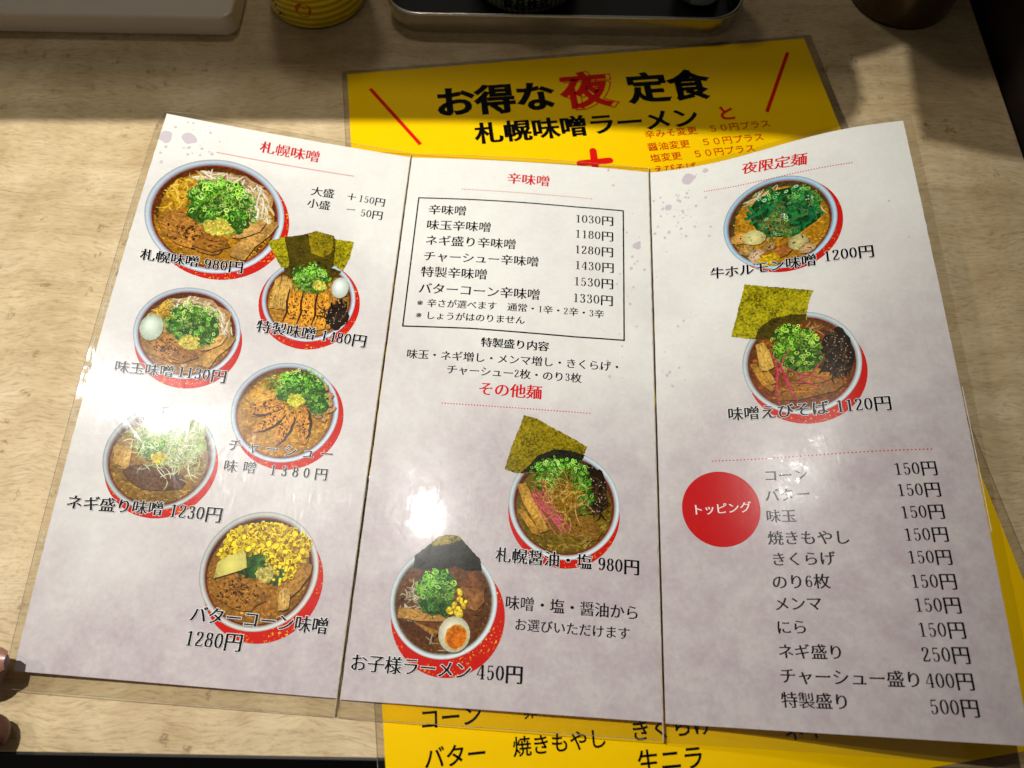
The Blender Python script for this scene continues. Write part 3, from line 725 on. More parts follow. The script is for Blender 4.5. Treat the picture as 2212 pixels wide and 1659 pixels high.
# ------------------------------------------------------------------ printed food photographs
def clamp(x): return max(0., min(255., x))
class Food:
    def __init__(s, k, seed):
        s.tint = ((1, 1, 1), (.92, .95, .9), (.98, 1.04, .95), (.95, 1.06, .9), (.95, .95, 1), (.9, .9, .9), (.9, .98, .9), (.82, .9, .85), (.8, .9, 1.2), (1.02, 1.02, .8))[k]; s.cut = (1, .9, .85, .8, 1.1, 1, .85, 1.15, 1, .95)[k]
        s.i, cu, cv, ra, rb = BOWLS[k]; s.c = (cu, cv); s.r = (ra+rb)/2; s.V = []; s.F = []; s.C = []; s.z = .10; s.rr = random.Random(seed); s.L = 0
    def zz(s, z=None): return .09+.55*((s.z if z is None else z)-.10)
    def lay(s): s.z += .0035
    def poly(s, P, c, z=None):
        b = len(s.V); z = s.z if z is None else z
        xs = [p[0] for p in P]; ys = [p[1] for p in P]
        if max(xs)-min(xs) > .16 or max(ys)-min(ys) > .16:
            V, F = star(P, .05); cc = lin([clamp(q) for q in c])
            for x, y in V: s.V.append(PS[s.i](s.c[0]+x*s.r, s.c[1]+y*s.r, s.zz(z))); s.C.append(cc)
            s.F += [tuple(b+i for i in t) for t in F]; return
        for x, y in P: s.V.append(PS[s.i](s.c[0]+x*s.r, s.c[1]+y*s.r, s.zz(z))); s.C.append(lin([clamp(q) for q in c]))
        s.F.append(tuple(range(b+len(P)-1, b-1, -1)))
    def grad(s, P, c0, c1, ctr):  # fan with a centre tint
        b = len(s.V); V, F = star(P, .05); C0 = V[0]; R0 = max(math.dist(p, C0) for p in V)
        for x, y in V:
            t = min(1, math.dist((x, y), C0)/R0); s.V.append(PS[s.i](s.c[0]+x*s.r, s.c[1]+y*s.r, s.zz())); s.C.append(lin([clamp(p*(1-t)+q*t) for p, q in zip(c1, c0)]))
        s.F += [tuple(b+i for i in t) for t in F]
    def strip(s, P, w, c, taper=True, c2=None):
        b = len(s.V); n = len(P)
        for k in range(n):
            a = P[max(k-1, 0)]; d = P[min(k+1, n-1)]; dx, dy = d[0]-a[0], d[1]-a[1]; L = math.hypot(dx, dy) or 1
            h = w/2*(1 if not taper else (.35+.65*math.sin(math.pi*(k+.4)/(n-.2))))
            for q in (1, -1):
                s.V.append(PS[s.i](s.c[0]+(P[k][0]-dy/L*h*q)*s.r, s.c[1]+(P[k][1]+dx/L*h*q)*s.r, s.zz())); s.C.append(lin([clamp(t) for t in (c if q == 1 or not c2 else c2)]))
        for k in range(n-1): s.F.append((b+2*k, b+2*k+2, b+2*k+3, b+2*k+1))
    def ell(s, x, y, rx, ry, rot=0, n=12, jag=0.):
        c, q = math.cos(rot), math.sin(rot); P = []; ph = s.rr.random()*20
        for k in range(n):
            a = 2*math.pi*k/n; j = 1+jag*(mnoise.noise(Vector((math.cos(a)*2+ph, math.sin(a)*2, ph)))*1.6)
            X, Y = rx*math.cos(a)*j, ry*math.sin(a)*j; P.append((x+X*c-Y*q, y+X*q+Y*c))
        return P
    def inr(s, x, y, rx, ry, edge=1.):
        while 1:
            a, b = s.rr.uniform(-1, 1), s.rr.uniform(-1, 1)
            if a*a+b*b <= edge: return x+a*rx, y+b*ry, math.sqrt(a*a+b*b)
    def jit(s, c, d=18): j = s.rr.gauss(0, d); return (c[0]+j+s.rr.gauss(0, d*.3), c[1]+j+s.rr.gauss(0, d*.3), c[2]+j*.7+s.rr.gauss(0, d*.3))
    def bowl(s, soup, off=(.07, .1), rs=1., rim=(178, 190, 200), wall=(84, 44, 20), redline=True, cy=.06):
        b = len(s.V)
        def ann(rs, cs, cys, m_=96):
            bb = len(s.V)
            for r_, c_, y_ in zip(rs, cs, cys):
                for k in range(m_):
                    a = 2*math.pi*k/m_; s.V.append(PS[s.i](s.c[0]+r_*math.cos(a)*s.r, s.c[1]+(y_+r_*math.sin(a))*s.r, s.zz())); k_ = 1+.07*math.sin(a+.6); s.C.append(lin([clamp(q*k_) for q in c_]))
            for j in range(len(rs)-1):
                for k in range(m_): s.F.append((bb+j*m_+k, bb+j*m_+(k+1) % m_, bb+(j+1)*m_+(k+1) % m_, bb+(j+1)*m_+k))
        tone = lambda d: tuple(q+d for q in rim)
        ann([1, .99, .97, .95, .93, .915, .90], [tone(-34), tone(-6), tone(26), tone(20), tone(-10), tone(-44), tone(-60)], [0, 0, .002, .006, .008, .01, .012])
        s.rimsplit = len(s.F), len(s.V)
        s.z += .002; rl = (150, 44, 34) if redline else (120, 96, 84)
        ann([.905, .892, .882, .78], [rl, rl, wall, tuple(q*1.2 for q in wall)], [.012, .014, .016, .02])
        s.lay(); s.grad(s.ell(0, cy, .862, .825, n=60), tuple(q*.86 for q in soup), tuple(q*1.08 for q in soup), (0, .2))
        s.z += .003
        s.soup = soup
        for k in range(260):
            x, y, d = s.inr(0, cy, .8, .78); s.z += .0008 if k % 10 == 0 else 0
            c = s.jit(soup, 20); s.poly(s.ell(x, y, s.rr.uniform(.015, .075), s.rr.uniform(.008, .03), s.rr.uniform(-.6, .6), 8, .3), c)
        for k in range(70):
            x, y, d = s.inr(0, cy, .82, .8); c = tuple(q*s.rr.choice((.6, .75, 1.35, 1.5)) for q in soup); s.poly(s.ell(x, y, .008, .007, 0, 5), c, s.z+.002)
        for k in range(26):  # oil beads along the wall
            a = s.rr.uniform(0, 6.28); s.poly(s.ell(.82*math.cos(a), cy+.8*math.sin(a), .014, .01, 0, 6), tuple(q*1.4+20 for q in soup), s.z+.003)
        s.z += .005
        s.off = off; s.rs = rs
    def rings(s, x, y, rx, ry, n, size=.05, pal=None, dark=True):
        pal = pal or [(84, 150, 42), (116, 178, 58), (150, 200, 84), (60, 122, 40), (186, 214, 128), (40, 92, 32)]
        if dark:
            s.lay(); s.poly(s.ell(x, y, rx*.95, ry*.95, 0, 26, .28), (44, 84, 28))
            for k in range(int(n*.5)):
                a, b, d = s.inr(x, y, rx, ry); s.z += .0008 if k % 8 == 0 else 0
                s.poly(s.ell(a, b, s.rr.uniform(.5, 1.1)*size, s.rr.uniform(.3, .7)*size, s.rr.uniform(0, 3.14), 7, .2), s.jit(s.rr.choice(((50, 96, 30), (34, 70, 26), (74, 128, 38))), 12))
        n = int(n*1.5/s.cut); size *= .92*s.cut; y += .02*s.rr.gauss(0, 1)
        for k in range(n):
            a, b, d = s.inr(x, y, rx*1.04, ry*1.04); a += s.rr.gauss(0, .03); b += s.rr.gauss(0, .03); s.z += .0007 if k % 6 == 0 else 0
            c = s.jit(s.rr.choice(pal), 12); lit = 1.12-.3*((b-y)/max(ry, .01)); c = tuple(q*w_*min(1.2, max(.5, lit-.14+.25*mnoise.noise(Vector((a*4, b*4, s.z))))) for q, w_ in zip(c, s.tint))
            q = s.rr.random(); r1 = size*s.rr.uniform(.55, 1.05); r2 = r1*s.rr.uniform(.45, .95); ro = s.rr.uniform(0, 3.14)
            if q < .62:
                O = s.ell(a, b, r1, r2, ro, 12); I = s.ell(a, b, r1*.62, r2*.55, ro, 12); bb = len(s.V)
                for P, cc in ((O, c), (I, tuple(t*1.1+6 for t in c))):
                    for X, Y in P: s.V.append(PS[s.i](s.c[0]+X*s.r, s.c[1]+Y*s.r, s.zz())); s.C.append(lin([clamp(t) for t in cc]))
                for t in range(12): s.F.append((bb+t, bb+12+t, bb+12+(t+1) % 12, bb+(t+1) % 12))
            elif q < .85:
                P = [(a+r1*1.3*math.cos(ro+t*.55), b+r1*1.3*math.sin(ro+t*.55)) for t in range(5)]; s.strip(P, size*.32, c, True, tuple(t*.75 for t in c))
            else: s.poly(s.ell(a, b, r1*.8, r2*.4, ro, 7, .3), tuple(t*.9+20 for t in c))
    def threads(s, x, y, rx, ry, n, cols, w=.018, ln=.3, curl=1.2, radial=None):
        for k in range(n):
            a, b, d = s.inr(x, y, rx, ry); an = s.rr.uniform(0, 6.28) if radial is None else radial+s.rr.gauss(0, .45); l = ln*s.rr.uniform(.5, 1.1); cu = s.rr.uniform(-curl, curl); P = []
            for t in range(7): P.append((a, b)); a += l/6*math.cos(an); b += l/6*math.sin(an); an += cu/6
            if all(p[0]**2+(p[1]-.03)**2 < .74 for p in P):
                s.z += .0009 if k % 3 == 0 else 0; c = s.jit(s.rr.choice(cols), 10); s.strip(P, w*s.rr.uniform(.7, 1.3), c, True, tuple(q*.78 for q in c))
    def slab(s, P, c, fib=20, ang=0., char=0, hi=1.18):
        s.lay(); s.poly([(x+.012, y+.016) for x, y in P], (60, 34, 14))
        s.lay(); cx = sum(p[0] for p in P)/len(P); cy = sum(p[1] for p in P)/len(P); s.grad(P, tuple(q*.82 for q in c), tuple(q*1.06 for q in c), (cx, cy))
        def inside(x, y):
            r = False; j = len(P)-1
            for i in range(len(P)):
                if (P[i][1] > y) != (P[j][1] > y) and x < (P[j][0]-P[i][0])*(y-P[i][1])/(P[j][1]-P[i][1])+P[i][0]: r = not r
                j = i
            return r
        xs = [p[0] for p in P]; ys = [p[1] for p in P]
        for k in range(fib):
            x, y = s.rr.uniform(min(xs), max(xs)), s.rr.uniform(min(ys), max(ys)); l = s.rr.uniform(.05, .16); an = ang+s.rr.gauss(0, .15)
            Q = [(x+l*t*math.cos(an), y+l*t*math.sin(an)+.01*math.sin(t*5+k)) for t in (-.5, -.2, .1, .5)]
            if all(inside(*q) for q in Q): s.z += .0008 if k % 5 == 0 else 0; m_ = s.rr.choice((.72, .85, 1.15, hi)); s.strip(Q, .016, tuple(q*m_ for q in c))
        for k in range(char):
            x, y = s.rr.gauss(cx, (max(xs)-min(xs))*.22), s.rr.gauss(cy, (max(ys)-min(ys))*.2)
            if inside(x, y): s.poly(s.ell(x, y, s.rr.uniform(.008, .035), s.rr.uniform(.006, .018), s.rr.uniform(0, 3), 7, .4), s.jit((64, 32, 14), 10), s.z+.0015)
        s.z += .003
    def ginger(s, x, y, r, n=34, c=(228, 214, 96)):
        s.lay(); s.poly(s.ell(x, y+.01, r, r*.8, 0, 20, .35), tuple(q*.8 for q in c))
        for k in range(n):
            a, b, d = s.inr(x, y, r, r*.8); s.z += .0008 if k % 5 == 0 else 0
            s.poly(s.ell(a, b, s.rr.uniform(.012, .04), s.rr.uniform(.008, .022), s.rr.uniform(0, 3), 6, .3), tuple(q*s.rr.uniform(.82, 1.14) for q in c))
    def egg(s, x, y, rx, ry, c=(222, 238, 222)):
        s.lay(); s.poly(s.ell(x+.012, y+.018, rx, ry, 0, 28), (96, 74, 44))
        for t in range(9):
            k = 1-t*.1; s.z += .0009; s.poly(s.ell(x-.25*rx*(1-k)+0, y-.3*ry*(1-k), rx*k, ry*k, 0, 28), tuple(q*(.78+.03*t) for q in c))
    def yolk(s, x, y, rx, ry):
        s.lay(); s.poly(s.ell(x, y, rx, ry, .3, 24, .08), (226, 160, 52))
        s.lay(); s.poly(s.ell(x, y+.01, rx*.86, ry*.86, .3, 24, .12), (208, 106, 20))
        for k in range(22): a, b, d = s.inr(x, y, rx*.8, ry*.8); s.poly(s.ell(a, b, .02, .014, s.rr.random()*3, 6, .3), tuple(q*s.rr.uniform(.8, 1.3) for q in (214, 112, 22)), s.z+.001+.0005*(k % 4))
        s.z += .004
    def corn(s, x, y, rx, ry, n, size=.06):
        s.lay()
        if n > 30: s.poly(s.ell(x, y, rx, ry, 0, 30, .08), (112, 80, 8))
        for k in range(n):
            a, b, d = s.inr(x, y, rx, ry); s.z += .0009 if k % 3 == 0 else 0
            f = s.rr.uniform(.72, 1.12); c = (246*f, 216*f, 34*f); q = size*s.rr.uniform(.75, 1.1); ro = s.rr.uniform(0, 3.14)
            s.poly(s.ell(a+.006, b+.008, q*.62, q*.5, ro, 8), (150, 104, 8)); s.z += .0003
            s.poly(s.ell(a, b, q*.58, q*.46, ro, 9, .12), c, s.z+.0004); s.poly(s.ell(a-q*.12, b-q*.12, q*.26, q*.18, ro, 6), (252, 232, 110), s.z+.0008)
        s.z += .002
    def kikurage(s, x, y, rx, ry, n):
        s.lay(); s.poly(s.ell(x, y, rx*.92, ry*.92, 0, 24, .2), (34, 22, 18))
        s.threads(x, y, rx, ry, n, [(70, 48, 38), (50, 34, 28), (92, 68, 54), (40, 28, 26)], .035, .26, 2.6)
        for k in range(n//3): a, b, d = s.inr(x, y, rx*.9, ry*.9); s.poly(s.ell(a, b, .014, .007, s.rr.random()*3, 5), (196, 184, 170), s.z+.0015)
        s.z += .003
    def seaweed(s, P, mat, z=None, rough=True):
        n = len(P); Q = []
        for k in range(n):
            a, b = P[k], P[(k+1) % n]; m_ = max(2, int(math.dist(a, b)/.03))
            for t in range(m_):
                u = t/m_; j = .008 if rough else .003; Q.append((a[0]+(b[0]-a[0])*u+s.rr.uniform(-j, j), a[1]+(b[1]-a[1])*u+s.rr.uniform(-j, j)))
        s.z += .006; V, F = star(Q, .07)
        obj('nori_photo', [PS[s.i](s.c[0]+x*s.r, s.c[1]+y*s.r, s.zz()) for x, y in V], F, mat, panels[s.i]); s.z += .004
    def done(s):
        V, F = star(s.ell(s.off[0], s.off[1], s.rs, s.rs, 0, 80), .08)
        obj('red_disc', [PS[s.i](s.c[0]+x*s.r, s.c[1]+y*s.r, .07) for x, y in V], F, M_RED, panels[s.i])
        nf, nv = s.rimsplit
        obj('bowl_photo', s.V[:nv], s.F[:nf], M_RIM, panels[s.i], cols=np.array(s.C[:nv]))
        obj('food_photo', s.V[nv:], [tuple(i-nv for i in t) for t in s.F[nf:]], M_PHOTO, panels[s.i], cols=np.clip(np.array(s.C[nv:]), 0, 1)**np.array([.98, .98, 1.1]))
MISO = (180, 126, 34); WHT = [(236, 224, 196), (214, 196, 158), (246, 238, 218)]; NOOD = [(222, 176, 48), (204, 152, 34), (236, 196, 84)]
MENMA = (196, 150, 88)
def loc_(P, c, rx, ry): return [((x-c[0])/rx, (y-c[1])/ry) for x, y in P]
def miso_base(b, egg=False):
    b.lay(); b.poly(b.ell(.12, -.6, .5, .17, .1, 24, .3), (176, 142, 112)); b.lay(); b.poly(b.ell(.56, -.3, .2, .3, .3, 20, .3), (186, 140, 84))
    b.threads(.1, -.62, .66, .2, 130, WHT*2+[(176, 150, 120), (150, 120, 96)], .03, .3, .9); b.threads(.54, -.32, .3, .36, 100, WHT*2+[(190, 160, 110)], .03, .32, .8, 1.2)
    b.threads(-.56, -.32, .24, .3, 60, NOOD, .034, .26, 3.4)
    b.slab(b.ell(-.28, .38, .46, .27, .28, 26, .2), (182, 124, 58), 90, .35, 80); b.rings(-.34, .34, .2, .13, 26, .03, [(70, 34, 14), (96, 50, 20), (48, 24, 12)], dark=False)
    b.slab([(-.1, .32), (.2, .36), (.3, .5), (.06, .64), (-.24, .6)], (158, 104, 44), 40, .3, 10)
    b.slab(loc_([(830, 1175), (850, 1090), (985, 960), (1045, 900), (1150, 850), (1165, 880), (1120, 960), (1010, 1080), (960, 1185), (935, 1192)], (659, 879), 549, 451), MENMA, 40, 2.2)
    b.slab(loc_([(810, 1035), (850, 1000), (935, 890), (1030, 845), (1062, 880), (1030, 950), (940, 1000), (880, 1030)], (659, 879), 549, 451), (212, 166, 104), 30, -.8)
    b.rings(.04, -.2, .5, .40, 150, .062); b.rings(-.02, -.42, .34, .22, 45, .06, dark=False); b.rings(.14, .08, .36, .2, 40, .06)
    b.ginger(.07, .2, .19)
    if egg: b.egg(-.68, .02, .215, .285)
b = Food(0, 1); b.bowl(MISO, (.09, .09), 1.0); miso_base(b); b.done()
b = Food(1, 2); b.bowl((166, 118, 52), (.067, .187), 1.0); miso_base(b, True); b.done()
b = Food(2, 3); b.bowl((186, 132, 52), (.03, .10), 1.08, wall=(96, 58, 24))
c3 = ((1650, 600), 372, 322)
b.seaweed(loc_([(1235, 185), (1345, 132), (1500, 90), (1520, 300), (1440, 370), (1380, 375)], *c3), M_NORI)
b.seaweed(loc_([(1360, 128), (1500, 88), (1610, 40), (1760, 62), (1790, 110), (1810, 300), (1700, 430), (1500, 470), (1420, 430), (1440, 330)], *c3), M_NORI2)
b.seaweed(loc_([(1780, 88), (1932, 92), (1920, 230), (1880, 345), (1800, 300)], *c3), M_NORI)
b.seaweed(loc_([(1545, 75), (1612, 42), (1755, 62), (1775, 190), (1700, 250), (1600, 230)], *c3), M_NORI4)
b.seaweed(loc_([(1400, 380), (1500, 330), (1800, 330), (1870, 350), (1800, 440), (1600, 500), (1450, 450)], *c3), M_NORI2)
for x in (-.74, -.6, -.47):
    b.slab([(x-.06, -.52+abs(x+.6)), (x+.06, -.5), (x+.08, .28), (x-.07, .32)], (206, 164, 92), 16, 1.5)
for x, w_ in ((-.30, .2), (.0, .2), (.30, .19)):
    b.slab([(x-w_*.6, -.22), (x+w_*.6, -.24), (x+w_*.85, .2), (x+w_*.7, .66), (x-w_*.2, .72), (x-w_*.8, .62), (x-w_*.7, .2)], (234, 160, 56), 70, 1.3, 60)
    b.strip([(x-w_*.75, -.2), (x-w_*.8, .1), (x-w_*.6, .35), (x-w_*.85, .6)], .05, (70, 32, 14))
b.slab([(.45, -.2), (.6, -.1), (.62, .3), (.5, .55), (.42, .2)], (200, 136, 60), 20, 1.3, 10)
b.rings(-.03, -.5, .40, .34, 150, .05); b.rings(-.02, -.68, .26, .22, 50, .05, dark=False); b.ginger(.16, -.38, .15); b.kikurage(.66, .3, .27, .34, 70); b.egg(.62, -.37, .19, .26, (236, 246, 240)); b.done()
b = Food(3, 4); b.bowl((186, 132, 40), (.09, .11), 1.02, wall=(112, 88, 62))
b.threads(-.3, -.62, .42, .14, 40, [(196, 190, 130), (170, 176, 110)], .02, .2, 2)
b.slab([(-.82, -.2), (-.5, -.52), (-.36, -.5), (-.4, -.3), (-.66, -.08)], (206, 156, 62), 20, -.6); b.slab([(-.66, -.16), (-.34, -.42), (-.2, -.36), (-.3, -.1), (-.5, -.0)], (216, 166, 72), 20, -.6)
for x, y, rx, ry, ro in ((-.34, -.04, .34, .15, -.35), (-.24, .22, .35, .13, -.72), (.04, .34, .36, .13, -1.25), (.38, .22, .36, .14, -1.72)):
    P = b.ell(x, y, rx, ry, ro, 20, .16); b.slab(P, (214, 146, 56), 70, ro, 40)
    Q = [(x+(rx*.92*math.cos(t))*math.cos(ro)-(ry*.95*math.sin(t))*math.sin(ro)+.012*math.sin(t*9), y+(rx*.92*math.cos(t))*math.sin(ro)+(ry*.95*math.sin(t))*math.cos(ro)) for t in [.5+2.2*k/9 for k in range(10)]]
    b.strip(Q, .055, (58, 30, 12)); b.z += .003
for x, y in ((.66, -.56), (.76, -.38), (.84, -.12), (.7, .06), (.6, .02), (.78, -.26)): b.slab(b.ell(x, y, .11, .07, s_ if (s_ := b.rr.uniform(0, 3)) else 0, 8, .2), (196, 150, 112), 4)
b.rings(.2, -.48, .46, .36, 170, .048); b.rings(-.15, -.6, .3, .18, 40, .045, dark=False); b.rings(.6, -.2, .2, .2, 40, .045); b.ginger(.17, -.24, .17, c=(226, 220, 80)); b.done()
b = Food(4, 5); b.bowl((150, 112, 50), (.06, .14), 1.0, rim=(164, 174, 172), wall=(60, 50, 38))
b.slab([(-.86, -.1), (-.78, -.14), (-.66, -.1), (-.62, .26), (-.76, .22)], (192, 148, 84), 12, 1.4); b.slab([(-.66, -.14), (-.54, -.16), (-.5, .3), (-.64, .3)], (206, 164, 100), 12, 1.5)
b.slab(b.ell(-.02, .38, .56, .24, .05, 24, .12), (104, 68, 52), 50, .1, 60)
b.threads(.7, .1, .2, .5, 40, [(196, 190, 150)], .018, .3, 1.5)
b.poly(b.ell(.12, -.38, .66, .5, 0, 30, .1), (150, 164, 108)); b.z += .002
b.threads(.14, -.36, .7, .56, 260, [(214, 222, 178), (184, 204, 136), (230, 232, 204), (150, 180, 100)], .02, .26, 1.6)
b.rings(-.1, -.5, .42, .34, 60, .06, dark=False); b.rings(-.22, -.12, .2, .14, 30, .06); b.rings(.2, -.3, .5, .4, 40, .05, [(190, 214, 140), (160, 196, 104)], dark=False)
b.threads(.14, -.2, .72, .6, 60, [(226, 230, 200), (200, 214, 160)], .018, .3, 1.6); b.ginger(-.03, -.0, .14, 26, (226, 200, 60)); b.done()
b = Food(5, 6); b.bowl((160, 108, 46), (.106, .177), 1.0, rim=(184, 186, 180), wall=(56, 40, 20))
b.slab(b.ell(-.3, .40, .48, .26, .2, 22, .18), (168, 114, 52), 90, .25, 80); b.rings(-.3, .38, .2, .1, 24, .03, [(60, 30, 14), (84, 44, 20)], dark=False)
b.corn(.06, -.42, .74, .38, 420, .092); b.corn(.36, -.1, .44, .2, 110, .092); b.corn(-.5, -.22, .24, .14, 34, .09)
b.rings(-.1, -.04, .3, .18, 40, .05, [(26, 76, 34), (40, 96, 40), (20, 54, 28), (70, 130, 50)]); b.rings(.3, .08, .14, .14, 16, .05, [(26, 76, 34), (40, 96, 40)])
b.slab(loc_([(960, 1040), (1060, 930), (1110, 790), (1200, 800), (1195, 880), (1120, 1010), (1065, 1070)], (785, 875), 470, 470), (178, 128, 64), 30, -1.0)
b.slab(loc_([(970, 1030), (1020, 990), (1062, 1030), (1068, 1150), (1030, 1168), (990, 1172)], (785, 875), 470, 470), (214, 172, 104), 14, 1.4)
b.slab(loc_([(440, 972), (445, 850), (470, 815), (630, 735), (652, 760), (682, 865), (640, 890)], (785, 875), 470, 470), (222, 212, 120), 6, -.4)
b.corn(.38, .02, .16, .2, 14); b.corn(.36, .22, .03, .02, 1, .07); b.corn(.46, .1, .04, .03, 2, .07); b.ginger(.1, .06, .16, c=(206, 190, 110)); b.done()
c7 = ((1423, 1205), 438, 433)
b = Food(6, 7); b.bowl((122, 98, 34), (.0, .145), 1.0, rim=(188, 200, 204), wall=(74, 46, 40))
b.slab(b.ell(.34, .44, .34, .2, .15, 20, .15), (140, 100, 46), 40, .1, 4)
b.threads(.3, .66, .4, .1, 26, [(160, 140, 60), (176, 150, 90)], .02, .2, 1)
b.kikurage(.57, -.26, .21, .44, 110); b.kikurage(.42, -.62, .2, .16, 26)
b.seaweed(loc_([(1072, 492), (1180, 515), (1300, 580), (1450, 650), (1598, 728), (1545, 880), (1300, 960), (1050, 988), (938, 960), (985, 760), (1040, 600)], *c7), M_NORI4)
b.seaweed(loc_([(1580, 800), (1540, 890), (1400, 930), (1240, 960), (1060, 985), (1120, 930), (1200, 830), (1330, 768), (1470, 772)], *c7), M_NORI3)
b.rings(-.06, -.58, .48, .26, 150, .048); b.rings(-.34, -.34, .22, .12, 36, .05); b.rings(.34, -.18, .16, .34, 60, .048); b.rings(-.3, -.62, .3, .16, 30, .05, dark=False)
b.slab(loc_([(1045, 1075), (1105, 1062), (1140, 1110), (1310, 1420), (1245, 1445), (1090, 1200)], *c7), (206, 156, 76), 30, 1.1); b.slab(loc_([(1060, 1280), (1095, 1255), (1240, 1440), (1250, 1470), (1180, 1450)], *c7), (190, 140, 62), 16, .9)
for k in range(16):
    x, y = b.rr.gauss(1215, 28), b.rr.gauss(1120, 50); e = (b.rr.gauss(1430, 40), b.rr.gauss(1400, 40)); P = loc_([(x, y), ((x+e[0])/2-25+b.rr.gauss(0, 12), (y+e[1])/2+b.rr.gauss(0, 12)), e], *c7); b.lay(); b.strip(cr(P, 4), .035, b.jit((170, 40, 78), 16), True, (206, 110, 130))
b.threads(-.05, -.1, .3, .28, 110, [(206, 158, 70), (176, 122, 44), (228, 190, 110), (140, 92, 30)], .013, .5, 5); b.done()
c8 = ((785, 775), 440, 430)
b = Food(7, 8); b.bowl((104, 62, 34), (.107, .25), 1.05, rim=(192, 202, 204), wall=(88, 62, 44), redline=False)
b.slab(loc_([(880, 600), (960, 520), (1090, 560), (1130, 640), (1110, 720), (1000, 740), (900, 660)], *c8), (120, 74, 50), 30, .2, 6)
b.slab(loc_([(920, 655), (1110, 665), (1120, 760), (1060, 830), (990, 820), (960, 740)], *c8), (150, 100, 64), 20, .4)
b.seaweed(loc_([(630, 335), (700, 270), (770, 250), (860, 252), (900, 280), (960, 340), (1060, 430), (1085, 520), (940, 530), (860, 500), (700, 545), (510, 530), (515, 430)], *c8), M_NORI3)
b.seaweed(loc_([(640, 330), (700, 272), (770, 252), (860, 253), (895, 285), (800, 320), (660, 350)], *c8), M_NORI4)
b.threads(-.6, .1, .16, .3, 50, [(190, 180, 160), (160, 146, 124), (214, 206, 190)], .024, .26, 2.6)
b.slab(loc_([(430, 840), (600, 850), (830, 880), (835, 925), (600, 935), (420, 920)], *c8), (186, 138, 80), 24, .05); b.slab(loc_([(560, 945), (640, 965), (765, 1000), (745, 1050), (600, 1010)], *c8), (158, 108, 58), 16, .3)
b.slab(loc_([(430, 930), (560, 945), (740, 1050), (700, 1100), (500, 1010)], *c8), (84, 46, 30), 20, .3)
b.threads(.1, .78, .3, .08, 16, [(180, 166, 140)], .02, .26, .8)
b.rings(-.14, -.2, .36, .34, 120, .062); b.rings(-.1, .12, .3, .14, 30, .06, [(30, 76, 40), (60, 120, 50), (26, 60, 36)])
b.corn(.3, -.02, .15, .2, 16, .085); b.corn(.2, .14, .14, .07, 8, .085); b.corn(.32, .22, .06, .04, 3, .085)
b.egg(.25, .56, .29, .31, (246, 240, 214)); b.yolk(.29, .60, .20, .22); b.done()
c9 = ((1040, 808), 450, 358)
b = Food(8, 9); b.bowl((190, 136, 36), (.085, .085), 1.0, rim=(160, 190, 208), wall=(70, 60, 40))
b.threads(-.3, -.6, .4, .2, 50, WHT, .022, .34, .6, -.9); b.threads(.7, -.2, .14, .34, 30, WHT, .02, .26, 1)
GR = [(14, 92, 58), (22, 112, 66), (10, 70, 44), (44, 134, 70), (18, 84, 62)]
b.poly(b.ell(.12, -.18, .62, .54, 0, 26, .2), (16, 62, 36)); b.z += .002
for k in range(90):
    x, y, d = b.inr(.12, -.2, .64, .56); b.z += .001; an = b.rr.uniform(0, 3.1); l = b.rr.uniform(.06, .14); b.strip([(x-l*math.cos(an), y-l*math.sin(an)), (x, y+.01), (x+l*math.cos(an), y+l*math.sin(an))], b.rr.uniform(.05, .09), b.jit(b.rr.choice(GR), 10), False, (30, 120, 76))
b.rings(.5, -.4, .28, .3, 50, .055, dark=False); b.rings(.0, -.5, .5, .22, 40, .05, dark=False); b.rings(.0, .1, .3, .3, 40, .06, [(120, 160, 60), (190, 206, 130), (90, 110, 40)], dark=False)
b.threads(-.05, .02, .26, .28, 40, [(120, 80, 40), (160, 120, 60)], .012, .3, 4)
for x, y, rx, ry, c in ((-.66, .2, .22, .12, (214, 164, 92)), (-.45, .24, .2, .17, (222, 214, 150)), (-.62, .48, .13, .12, (196, 158, 96)), (-.44, .66, .16, .15, (222, 190, 160)), (-.1, .66, .3, .13, (170, 104, 52)), (.28, .54, .17, .17, (208, 200, 140)), (.42, .68, .16, .1, (206, 170, 130)), (-.2, .5, .1, .08, (180, 150, 110))): b.slab(b.ell(x, y, rx, ry, b.rr.uniform(-.3, .3), 12, .22), c, 10, .3, 5)
b.ginger(-.26, .78, .17, 26, (236, 200, 40)); b.done()
c10 = ((1212, 969), 478, 399)
b = Food(9, 10); b.bowl((140, 72, 26), (.067, .18), 1.0, rim=(186, 198, 200), wall=(98, 58, 32))
b.threads(.3, -.62, .34, .12, 30, [(196, 160, 110), (160, 120, 80)], .022, .3, .8)
b.slab([(-.5, .5), (.1, .3), (.55, .24), (.66, .5), (.5, .62), (-.1, .72), (-.45, .7)], (166, 108, 40), 70, .15, 12); b.slab([(-.1, .2), (.4, .16), (.62, .34), (.3, .44), (-.2, .4)], (176, 120, 48), 36, .2, 4)
b.kikurage(.62, -.1, .27, .5, 130)
b.rings(-.04, -.25, .4, .42, 180, .052); b.rings(.05, .0, .3, .2, 50, .052)
b.seaweed(loc_([(820, 262), (1100, 335), (1392, 412), (1352, 470), (1330, 520), (1300, 645), (1100, 700), (950, 700), (850, 742), (660, 695), (740, 480)], *c10), M_NORI)
b.seaweed(loc_([(860, 742), (900, 660), (1020, 590), (1180, 580), (1310, 600), (1290, 650), (1100, 715), (1000, 760)], *c10), M_NORI2)
b.rings(-.14, -.58, .26, .16, 50, .056); b.rings(.04, -.4, .26, .14, 40, .052, dark=False)
